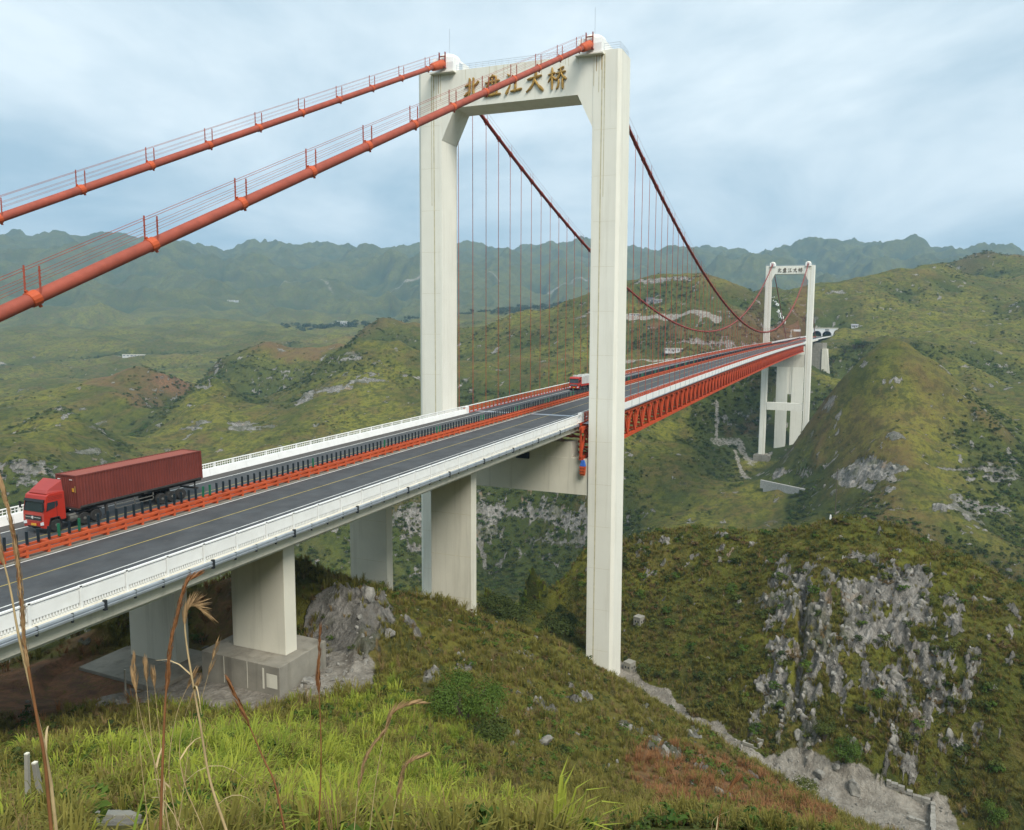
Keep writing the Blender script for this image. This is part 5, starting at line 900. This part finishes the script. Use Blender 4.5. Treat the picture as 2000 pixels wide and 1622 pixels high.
def tuft(seed, n, h, spread, w, m, droop=.5):
    rg = random.Random(seed); mb = MB()
    for i in range(n):
        a = rg.uniform(0, 2*PI); r0 = rg.uniform(0, spread*.35); hh = h*rg.uniform(.55, 1.0); ln = rg.uniform(.12, spread)*droop*1.6; bx, by = r0*math.cos(a), r0*math.sin(a); b = a+rg.uniform(-.5, .5); cx, cy_ = math.cos(b), math.sin(b); px_, py_ = -cy_*w/2, cx*w/2
        pts = [(bx, by, -.12), (bx+cx*ln*.25, by+cy_*ln*.25, hh*.55), (bx+cx*ln*.65, by+cy_*ln*.65, hh*.92), (bx+cx*ln*1.15, by+cy_*ln*1.15, hh*rg.uniform(.8, 1.05))]
        vs = []
        for k, p in enumerate(pts[:-1]): f = (1, .85, .55)[k]; vs += [(p[0]-px_*f, p[1]-py_*f, p[2]), (p[0]+px_*f, p[1]+py_*f, p[2])]
        vs.append(pts[-1]); mb.add(vs, [(0, 1, 3, 2), (2, 3, 5, 4), (4, 5, 6)])
    return mb.mesh('tuft', m)
def clump(seed, n, rx, rz, ls, m, stem=None):
    rg = random.Random(seed); mb = MB()
    lobes = [(rg.uniform(-.62, .62)*rx, rg.uniform(-.62, .62)*rx, rz*rg.uniform(.25, .85), rg.uniform(.22, .6)) for _ in range(5 if n < 200 else 14)]
    for i in range(n):
        l = rg.choice(lobes); a = rg.uniform(0, 2*PI); e_ = math.asin(rg.uniform(-.35, 1)); rr_ = l[3]*rg.uniform(.5, 1.0)*(1.25 if rg.random() < .06 else 1)
        p = Vector((l[0]+rx*rr_*math.cos(a)*math.cos(e_), l[1]+rx*rr_*math.sin(a)*math.cos(e_), max(l[2]+rz*rr_*.75*math.sin(e_), .02)))
        nrm = Vector((math.cos(a)*math.cos(e_)+rg.uniform(-.6, .6), math.sin(a)*math.cos(e_)+rg.uniform(-.6, .6), math.sin(e_)+rg.uniform(-.1, .8))).normalized(); t = nrm.orthogonal().normalized(); t.rotate(__import__('mathutils').Quaternion(nrm, rg.uniform(0, 6))); b = nrm.cross(t); s = ls*rg.uniform(.6, 1.2)
        mb.add([p-t*s, p+b*s*.5, p+t*s, p-b*s*.5], [(0, 1, 2, 3)])
    return mb.mesh('clump', m)
def protos(name, meshes):
    c = bpy.data.collections.new(name)
    for i, me in enumerate(meshes): c.objects.link(bpy.data.objects.new(f'{name}_{i:02d}', me))
    return c
def scatter(name, coll, pts, idx, rot, scl, lab, cat):
    me = bpy.data.meshes.new(name); me.vertices.add(len(pts)); me.vertices.foreach_set('co', np.asarray(pts, np.float32).ravel())
    for an, ty, arr in (('idx', 'INT', idx), ('rot', 'FLOAT_VECTOR', rot), ('scl', 'FLOAT_VECTOR', scl)):
        a = me.attributes.new(an, ty, 'POINT'); a.data.foreach_set('vector' if ty == 'FLOAT_VECTOR' else 'value', np.asarray(arr, np.int32 if ty == 'INT' else np.float32).ravel())
    o = link(name, me); tag(o, lab, cat, kind='stuff')
    g = bpy.data.node_groups.new(name, 'GeometryNodeTree'); g.interface.new_socket('Geometry', in_out='INPUT', socket_type='NodeSocketGeometry'); g.interface.new_socket('Geometry', in_out='OUTPUT', socket_type='NodeSocketGeometry')
    gi, go = g.nodes.new('NodeGroupInput'), g.nodes.new('NodeGroupOutput'); ip = g.nodes.new('GeometryNodeInstanceOnPoints'); ci = g.nodes.new('GeometryNodeCollectionInfo'); ci.inputs['Collection'].default_value = coll; ci.inputs['Separate Children'].default_value = True; ci.inputs['Reset Children'].default_value = True
    ip.inputs['Pick Instance'].default_value = True
    for an, dt, so in (('idx', 'INT', 'Instance Index'), ('rot', 'FLOAT_VECTOR', 'Rotation'), ('scl', 'FLOAT_VECTOR', 'Scale')):
        na = g.nodes.new('GeometryNodeInputNamedAttribute'); na.data_type = dt; na.inputs['Name'].default_value = an; g.links.new(na.outputs['Attribute'], ip.inputs[so])
    g.links.new(gi.outputs[0], ip.inputs['Points']); g.links.new(ci.outputs[0], ip.inputs['Instance']); g.links.new(ip.outputs[0], go.inputs[0])
    o.modifiers.new('scatter', 'NODES').node_group = g; return o
def sample(n, d0, d1, a0=-44, a1=36):
    a = RNG.uniform(R(a0), R(a1), n); d = np.exp(RNG.uniform(math.log(d0), math.log(d1), n))
    i = np.clip(np.searchsorted(rr, d)-1, 0, nR-2); j = np.clip(np.searchsorted(aa[:790], a)-1, 0, 788); s = (d-rr[i])/(rr[i+1]-rr[i]); t = (a-aa[j])/(aa[j+1]-aa[j])
    def G(F): return (F[i, j]*(1-t)+F[i, j+1]*t)*(1-s) + (F[i+1, j]*(1-t)+F[i+1, j+1]*t)*s
    x = CAM[0]+d*(np.cos(a)*_cy+np.sin(a)*_r[0]); y = CAM[1]+d*(np.cos(a)*_sy+np.sin(a)*_r[1])
    return x, y, G(Z), d, G(Rk), G(So), G(Gv), G(Lu), G(UPX)
# leave the built things clear of plants
def clear(x, y): return ~((x > -69) & (x < -58) & (y > -11) & (y < 11.2)) & ~((x > -31) & (x < -28.6) & (np.abs(y) < 9.8)) & ~((x > -.5) & (x < 5.5) & (np.abs(y) < 19))
gt = protos('grass_tuft', [tuft(1, 22, .95, .55, .05, M['gr_green']), tuft(2, 22, .8, .6, .05, M['gr_green']), tuft(3, 20, 1.0, .5, .045, M['gr_yel']), tuft(4, 22, .7, .6, .05, M['gr_yel']), tuft(5, 18, .8, .55, .04, M['gr_dry']), tuft(6, 18, .7, .6, .04, M['gr_red']),
                           clump(7, 46, .5, .6, .12, M['lf_mid']), clump(8, 46, .5, .6, .12, M['lf_dark']), clump(9, 40, .5, .5, .12, M['lf_brown']), clump(10, 50, .5, .7, .13, M['lf_bright']), tuft(11, 34, 1.5, .8, .055, M['gr_green'], .7), tuft(12, 26, 1.35, .7, .05, M['gr_yel'], .7), tuft(13, 9, 1.5, .5, .02, M['gr_dry'], .5), clump(14, 36, .45, .8, .2, M['lf_bright'])])
def grass(name, n, d0, d1, lab, smul):
    x, y, z, d, rk, so, gv, lu, up = sample(n, d0, d1); ok = clear(x, y) & (RNG.random(n) > gv*1.25) & (RNG.random(n) > rk*.8) & (RNG.random(n) > so*1.05*(up < 450)) & ~((d < 26) & (up > 1150))
    ok &= fbm(x, y, 2.2, 2, 201) > -.30; ok &= ~((d > 11) & (d < 21.5) & (up > 95) & (up < 285)); ok &= ~((d > 19) & (d < 25) & (up > 0) & (up < 110) & (RNG.random(n) < .7))
    q = RNG.random(n) + .55*fbm(x, y, 7, 3, 202); lush = np.clip(lu, 0, 1)
    k = np.where(q < .42, 2, 3); k = np.where(q < .22, 4, k); k = np.where(RNG.random(n) < lush*.95, RNG.integers(0, 2, n), k); k = np.where((so > .35) & (RNG.random(n) < .75), 5, k)
    sh = RNG.random(n) + .6*fbm(x, y, 9, 3, 203); k = np.where((sh > .83) & (lush < .8), RNG.integers(6, 9, n), k); k = np.where((sh > 1.0) & (d < 90), 9, k)
    tall = (RNG.random(n) < .22*lush) & (d < 75); k = np.where(tall, RNG.choice([10, 10, 11, 12, 13], n), k); k = np.where((RNG.random(n) < .025) & (d < 100), 12, k)
    s = RNG.uniform(.6, 1.3, n)*smul(d)*(1+.3*lush)*(1+.7*np.clip(fbm(x, y, 6, 2, 205), -.4, .8)); s = np.where(k == 4, s*.8, s)
    rot = np.stack([RNG.uniform(-.15, .15, n), RNG.uniform(-.15, .15, n), RNG.uniform(0, 6.28, n)], 1); sc = np.stack([s, s, s*RNG.uniform(.8, 1.15, n)*np.where(k < 6, 1, .8)], 1)
    return scatter(name, gt, np.stack([x, y, z-.03], 1)[ok], k[ok], rot[ok], sc[ok], lab, 'grass')
grass('hillside_grass', 62000, 9, 108, 'long green and dry grass covering the near hillside', lambda d: .72+d*.0048)
grass('knoll_scrub', 42000, 98, 200, 'low scrub and grass covering the rocky knoll', lambda d: np.full_like(d, 1.05))
sb_ = protos('shrub', [clump(21, 170, 1, 1.1, .17, M['lf_dark']), clump(22, 170, 1, 1.0, .17, M['lf_mid']), clump(23, 150, 1, .8, .16, M['lf_brown']), clump(24, 170, 1, 1.2, .17, M['lf_dark']), clump(25, 170, 1, 1.1, .17, M['lf_bright'])])
n = 70000; x, y, z, d, rk, so, gv, lu, up = sample(n, 345, 1500); dens = fbm(x, y, 55, 4, 211)*1.1 + .85*np.clip(lu, 0, 1) + .05
dens = dens*1.5-.22-.9*np.exp(-((up-1745)/130)**2-((d-480)/75)**2); ok = (RNG.random(n) < .05+np.clip(dens, 0, 1)) & (gv < .3) & (np.abs(y-YAV(x)) > 17); k = np.where(RNG.random(n) < .55, 1, RNG.choice([0, 3], n)); k = np.where((lu < .2) & (RNG.random(n) < .35), 2, k); k = np.where((lu > .5) & (RNG.random(n) < .12), 4, k)
s = RNG.uniform(.6, 1.5, n)*(.55+.9*np.clip(lu, 0, 1)+d*.0006); rot = np.stack([np.zeros(n), np.zeros(n), RNG.uniform(0, 6.28, n)], 1)
scatter('far_scrub', sb_, np.stack([x, y, z-.2], 1)[ok], k[ok], rot[ok], np.stack([s, s, s*.75], 1)[ok], 'dark shrubs dotted over the hills across the gorge', 'shrubs')
n = 1400; x, y, z, d, rk, so, gv, lu, up = sample(n, 1750, 2150, -30, 2); w = np.exp(-((up-650)/75)**2)+.8*np.exp(-((up-1000)/110)**2); ok = RNG.random(n) < w; s = RNG.uniform(6, 11, n)
scatter('village_wood', sb_, np.stack([x, y, z-1], 1)[ok], RNG.choice([0, 3], n)[ok], np.stack([np.zeros(n), np.zeros(n), RNG.uniform(0, 6, n)], 1)[ok], np.stack([s, s, s*.9], 1)[ok], 'dark belt of trees round the far village', 'trees')

# single bushes and trees one can pick out
def bush(u, v, D, w, h, n, m, lab, name='bush', cat='bush', trunk=False, dmin=None):
    p = see(u, v, dmin) if dmin else at(u, v, D); p = np.array([p[0], p[1], ground(p[0], p[1])]); r = empty(name, p, 0, lab, cat); sd = int(u*7+v)
    c = clump(sd, n, w*.62, h*.8, (.11 if D and D < 110 else .035*w), M[m]); link('crown', c, r, (0, 0, h*.12)); t = MB(); rg = random.Random(sd)
    for i in range(5): a = rg.uniform(0, 6.28); t = MB().tube([(0, 0, -.3), (w*.1*math.cos(a), w*.1*math.sin(a), h*.3), (w*.3*math.cos(a), w*.3*math.sin(a), h*.65)], [w*.025, w*.018, w*.008], 5); link('trunk' if i == 0 else 'limb', t.mesh('limb', M['bark']), r, (0, 0, 0))
    return r
bush(905, 1420, 59, 6.2, 4.2, 7000, 'lf_bright', 'big rounded dark green bush on the near slope'); bush(950, 1455, 55, 3.2, 1.8, 2200, 'lf_mid', 'paler bush just below the big rounded one')
bush(1570, 1555, 88, 2.8, 1.9, 1800, 'lf_mid', 'green bush beside the gravel track above the yard'); bush(800, 1160, 138, 10, 11, 5000, 'lf_mid', 'round leafy tree between the piers', 'tree', 'tree')
bush(1650, 1475, 98, 4.2, 3.2, 3000, 'lf_bright', 'bright green bush at the foot of the knoll cliff'); bush(1610, 1440, 100, 3.4, 3.0, 2200, 'lf_mid', 'leafy bush hanging left of the bright one on the knoll'); bush(1950, 1590, 96, 3.0, 2.4, 1800, 'lf_bright', 'bush at the far right below the knoll')
for u, v, w, h, m, lab in ((1668, 682, 13, 11, 'lf_bright', 'bright green tree in the hollow right of the far tower'), (1650, 690, 11, 9, 'lf_dark', 'dark tree left of the bright one in the hollow'), (1685, 684, 12, 8, 'lf_dark', 'dark tree right of the bright one in the hollow'), (1628, 712, 10, 8, 'lf_dark', 'dark tree near the anchorage beyond the far tower')): bush(u, v, 0, w, h, 900, m, lab, 'tree', 'tree', dmin=540)
for i, (u, v, D, w, lab) in enumerate(((960, 1215, 118, 6, 'dark shrub just right of the grassy-crest pier foot'), (1010, 1235, 112, 7, 'dark spreading shrub in the gully between pier and tower'), (1080, 1262, 112, 6, 'dark shrub in the gully close to the tower leg'), (1105, 1245, 116, 5, 'smaller dark shrub behind the one close to the tower leg'))): bush(u, v-12, D, w, 4.2, 2200, 'lf_dark', lab, dmin=106)

# boulders and rubble
def rockmesh(seed, sub=3, flat=7):
    import bmesh
    bm = bmesh.new(); bmesh.ops.create_icosphere(bm, subdivisions=sub, radius=1); rg = np.random.default_rng(seed); nn = rg.normal(size=(flat, 3)); nn /= np.linalg.norm(nn, axis=1)[:, None]; dd = rg.uniform(.45, .85, flat)
    for v in bm.verts:
        p = np.array(v.co)
        for a, b in zip(nn, dd):
            e_ = p@a-b
            if e_ > 0: p = p-a*e_*.9
        p *= 1+.035*rg.normal()+.10*math.sin(5*p[0]+seed)*math.sin(6*p[1])*math.sin(5*p[2]+2); v.co = p
    me = bpy.data.meshes.new('boulder'); bm.to_mesh(me); bm.free(); return me
M['rock'] = mat('limestone', (0.225, 0.213, 0.185), 0.92, var=0.45, scale=1.1, dirt=(0.085, 0.08, 0.065), dirtamt=0.85, bump=0.6, bscale=4)
RM = [rockmesh(i) for i in range(6)]
for me in RM: me.materials.append(M['rock'])
bl_ = [(600,1318,66,.55,'largest pale boulder at the foot of the cut rock face'),(1603,1478,96,.9,'big pale boulder at the bottom of the cleft in the knoll'),(1635,1478,97,.6,'smaller boulder right of the big one below the cleft'),(1487,1305,109,1.0,'grey slab boulder on the left flank of the knoll'),(1672,1500,95,1.2,'broad ribbed grey boulder at the base of the knoll'),(1625,1535,92,.6,'rounded boulder beside the gravel track'),(1752,1292,108,.5,'single white boulder in the middle of the knoll'),(1595,1510,95,.6,'small white boulder on the track edge'),(720,1178,77,.9,'pitted pale boulder on top of the rock outcrop'),(760,1255,74,.7,'pale boulder below the outcrop to the right'),(1065,1480,61,.7,'dark grey boulder in the middle of the near slope'),(1000,1490,57,.6,'pale flat rock under the big bush')]
for i, (u, v, D, s, lab) in enumerate(bl_):
    p = at(u, v, D); z = ground(p[0], p[1]); o = link('boulder', RM[i % 6]); o.location = (p[0], p[1], z+s*.25); o.scale = (s, s*.9, s*.8); o.rotation_euler = (i*.7, i*1.3, i*2.1); tag(o, lab, 'boulder', 'boulders')
rc_ = protos('rubble_stone', RM[:3])
RS = [rockmesh(40+i, 2, 13) for i in range(4)]
for me in RS: me.materials.append(M['rock'])
rs_ = protos('slab', RS)
def slabs(name, n, d0, d1, smin, smax, thr, lab, a0=-44, a1=36, zmul=1.0):   # tilted limestone slabs breaking the turf
    x, y, z, d, rk, so, gv, lu, up = sample(n, d0, d1, a0, a1); ok = (rk > thr) & (RNG.random(n) < rk) & clear(x, y) & (gv < .4) & (np.abs(y-YAV(x)) > 15); s = RNG.uniform(smin, smax, n)*np.where(RNG.random(n) < .12, 1.7, 1)
    rot = np.stack([RNG.normal(-.25, .22, n), RNG.normal(.42, .2, n), RNG.normal(.5, .45, n)], 1); sc = np.stack([s*RNG.uniform(.3, .6, n), s*RNG.uniform(.6, 1.1, n), s*RNG.uniform(.8, 1.5, n)*zmul], 1)
    scatter(name, rs_, np.stack([x, y, z-s*.42], 1)[ok], RNG.integers(0, 4, n)[ok], rot[ok], sc[ok], lab, 'rock')
slabs('knoll_outcrops', 3600, 96, 165, .22, .72, .45, 'tilted pale limestone slabs breaking out of the knoll', 2, 36)
slabs('slope_outcrops', 5200, 55, 108, .2, .55, .35, 'grey limestone outcrops on the near slope')
slabs('far_outcrops', 7000, 345, 1000, .9, 2.6, .45, 'weathered limestone outcrops on the hills across the gorge', zmul=.7)
n = 1500; x, y, z, d, rk, so, gv, lu, up = sample(n, 100, 168, -12, 36); ok = clear(x, y) & (gv < .3) & (RNG.random(n) < .25+.6*np.clip(fbm(x, y, 16, 3, 231)+.15, 0, 1)+.4*(up < 1550)); s = RNG.uniform(.55, 1.35, n); k = RNG.choice([0, 1, 1, 3, 4, 2], n)
scatter('knoll_bushes', sb_, np.stack([x, y, z-.1], 1)[ok], k[ok], np.stack([np.zeros(n), np.zeros(n), RNG.uniform(0, 6, n)], 1)[ok], np.stack([s, s, s*.85], 1)[ok], 'leafy bushes dotted over the knoll and gully', 'bushes')
n = 7000; x, y, z, d, rk, so, gv, lu, up = sample(n, 50, 135); ok = clear(x, y) & (RNG.random(n) < .05+.5*gv*(1+(d > 80)*.6)+.16*(rk > .15)+.25*np.exp(-((up-620)/90)**2-((d-66)/5)**2)); s = RNG.uniform(.05, .26, n)*np.where(RNG.random(n) < .08, 2.0, 1); 
scatter('rubble', rc_, np.stack([x, y, z+s*.2], 1)[ok], RNG.integers(0, 3, n)[ok], RNG.uniform(0, 6, (n, 3))[ok], np.stack([s, s*.8, s*.6], 1)[ok], 'loose pale stones scattered over the gravel and slopes', 'rubble')

# ------------------------------------------------------------------ dry reeds by the lookout
def smooth(pts, n=6):
    out = []
    for i in range(len(pts)-1):
        p0, p1, p2, p3 = [np.array(pts[max(0, min(len(pts)-1, i+k))], float) for k in (-1, 0, 1, 2)]
        for q in range(n): t = q/n; out.append(.5*(2*p1+(p2-p0)*t+(2*p0-5*p1+4*p2-p3)*t*t+(3*p1-p0-3*p2+p3)*t**3))
    out.append(np.array(pts[-1], float)); return out
def reed(path, D, m, w, lab, plume=0, pm='plume', leaves=0, grp='dry reeds in front of the viaduct'):
    P = [at(u, v, D+(.02*i)) for i, (u, v) in enumerate(path)]; f = P[0]; d = P[0]-P[1]; g = ground(f[0], f[1]); d = d/abs(d[2]); base = f+d*max(f[2]-g+.05, .05) if f[2] > g else f; base = np.array([base[0], base[1], ground(base[0], base[1])-.03])
    pts = smooth([base]+P, 6); L_ = len(pts); r = empty('dry_reed', base, 0, lab, 'reed', grp); rg = random.Random(int(path[0][0]*3+path[-1][1]))
    rad = [w*(1-.75*i/L_) for i in range(L_)]; link('stem', MB().tube(pts, rad, 6).mesh('stem', M[m], True), r, -base)
    if plume:
        mb = MB(); k0 = int(L_*(1-plume))
        for i in range(k0, L_):
            f_ = (i-k0)/(L_-k0)
            for q in range(9):
                p = pts[i]; t = pts[min(i+1, L_-1)]-pts[max(i-1, 0)]; t = t/(np.linalg.norm(t)+1e-9); sd = np.array([rg.gauss(0, 1) for _ in range(3)]); sd -= t*(sd@t); sd /= np.linalg.norm(sd); ln = rg.uniform(.07, .16)*(1-.45*f_)*(D/4.2); e_ = p+t*ln+sd*ln*rg.uniform(.03, .15)-np.array([0, 0, ln*.15]); c = np.cross(t, sd)*.0022*(D/4.2)
                mid_ = (p+e_)/2+sd*ln*.05; mb.add([p-c, p+c, mid_+c*1.4, mid_-c*1.4, e_], [(0, 1, 2, 3), (3, 2, 4)])
        link('plume', mb.mesh('plume', M[pm]), r, -base)
    for q in range(leaves):
        i = rg.randint(3, max(4, int(L_*.6))); p = pts[i]; a = rg.uniform(0, 6.28); ln = rg.uniform(.25, .6); dv_ = np.array([math.cos(a), math.sin(a), 0]); sd = np.array([-math.sin(a), math.cos(a), 0])*.006; vs = []
        for k in range(6): f_ = k/5; c = p+dv_*ln*f_*.7+np.array([0, 0, ln*(.75*f_-.85*f_*f_)]); vs += [c-sd*(1-f_*.9), c+sd*(1-f_*.9)]
        link('leaf', MB().add(vs, [(2*k, 2*k+1, 2*k+3, 2*k+2) for k in range(5)]).mesh('leaf', M['reed']), r, -base)
    return r
reed([(313,1640),(316,1535),(321,1406),(325,1345),(334,1255),(348,1190),(361,1145),(376,1129)], 4.4, 'reedr', .0085, 'dark brown reed with a long narrow plume across the second pier', .52, 'reedr')
reed([(448,1640),(422,1564),(406,1506),(390,1409),(374,1319),(364,1255),(361,1213),(367,1190),(380,1184),(402,1198)], 4.6, 'reed', .0085, 'tan reed whose drooping plume arches over to the right', .34, 'plume', 3)
reed([(560,1640),(538,1535),(515,1483),(483,1409),(451,1338)], 4.2, 'reedr', .007, 'broken brown reed leaning left in front of the footing', .25, 'reedr')
reed([(622,1640),(627,1486),(625,1390),(622,1325),(625,1238)], 5.2, 'reedr', .0065, 'straight upright reed with a dark spike right of the footing', .32, 'reedr')
reed([(102,1640),(88,1490),(72,1400),(50,1270),(42,1180),(33,1090),(22,1020),(10,970),(2,942)], 3.8, 'reedr', .008, 'tall brown plumed reed at the left edge of the view', .6, 'plume')
reed([(112,1640),(98,1520),(66,1370),(38,1250),(20,1150),(5,1090),(-6,1040)], 3.9, 'reed', .008, 'tall pale reed leaning left beside the plumed one at the left edge', .2, 'plume', 1)
for i, pth in enumerate(([(335,1640),(305,1500),(280,1420),(262,1330)], [(325,1640),(302,1500),(292,1400),(285,1310)], [(330,1640),(318,1500),(308,1400),(300,1325)], [(350,1640),(330,1510),(344,1400),(372,1330)], [(405,1640),(360,1530),(352,1440),(380,1345)], [(342,1640),(356,1560),(372,1450),(420,1270)], [(290,1640),(284,1560),(275,1480),(262,1300)])):
    reed(pth, 4.5+.06*i, 'reed', .0032, ('thin grey stalk leaning farthest left in the bunch of reeds', 'thin stalk second from left in the bunch of reeds', 'thin upright stalk in the middle of the reed bunch', 'thin stalk bending right out of the reed bunch', 'thin pale stalk crossing the dark plumed reed', 'long thin stalk rising right toward the footing', 'thin stalk at the left foot of the reed bunch')[i], .12, 'plume', 1)
reed([(720,1640),(735,1520),(748,1450),(762,1400),(790,1378),(815,1372)], 7.5, 'reed', .005, 'pale arching feathery reed in the middle grass', .45, 'plume'); reed([(690,1640),(700,1540),(715,1480),(740,1440)], 7.0, 'reed', .005, 'shorter feathery reed left of the arching one', .5, 'plume'); reed([(760,1640),(775,1560),(790,1500),(820,1478)], 7.2, 'reed', .005, 'feathery reed right of the arching one', .5, 'plume')
reed([(1398,1640),(1408,1580),(1422,1545),(1432,1530)], 7.0, 'reedr', .006, 'dry twig with curled leaves at bottom centre right', .3, 'reedr', 3, 'dry twigs'); reed([(1385,1640),(1395,1600),(1425,1585)], 7.0, 'reed', .003, 'thin pale twig bending right beside the curled one', .0, 'plume', 0, 'dry twigs')
gb = empty('grass_clump', at(200, 1640, 5), 0, 'fresh green clump of broad arching blades at the bottom left', 'grass'); bp = at(200, 1640, 5); bz = ground(bp[0], bp[1]); rg = random.Random(12); gb.location = (bp[0], bp[1], bz)
for i in range(14):
    a = rg.uniform(0, 6.28); h = rg.uniform(1.2, 2.1); ln = rg.uniform(.2, .7); vs = []; sd = Vector((-math.sin(a), math.cos(a), 0))*.014
    for k in range(9): f = k/8; c = Vector((math.cos(a)*ln*f*f*1.3, math.sin(a)*ln*f*f*1.3, h*(f-.28*f**3))); vs += [c-sd*(1-f**3), c+sd*(1-f**3)]
    link('blade', MB().add(vs, [(2*k, 2*k+1, 2*k+3, 2*k+2) for k in range(8)]).mesh('blade', M['gr_green']), gb, (0, 0, 0))

# ------------------------------------------------------------------ valley haze
hz = MB().box(-12800, 12800, -12800, 12800, -330, 780).mesh('haze'); hm = bpy.data.materials.new('valley haze'); hm.use_nodes = True; t = hm.node_tree; t.nodes.clear()
pv = N(t, 'ShaderNodeVolumePrincipled'); pv.inputs['Color'].default_value = (0.42, 0.69, 0.93, 1); pv.inputs['Density'].default_value = 1.45e-4; pv.inputs['Anisotropy'].default_value = 0.0
mo = N(t, 'ShaderNodeOutputMaterial'); t.links.new(pv.outputs[0], mo.inputs['Volume']); hz.materials.append(hm); tag(link('haze', hz), kind='stuff')
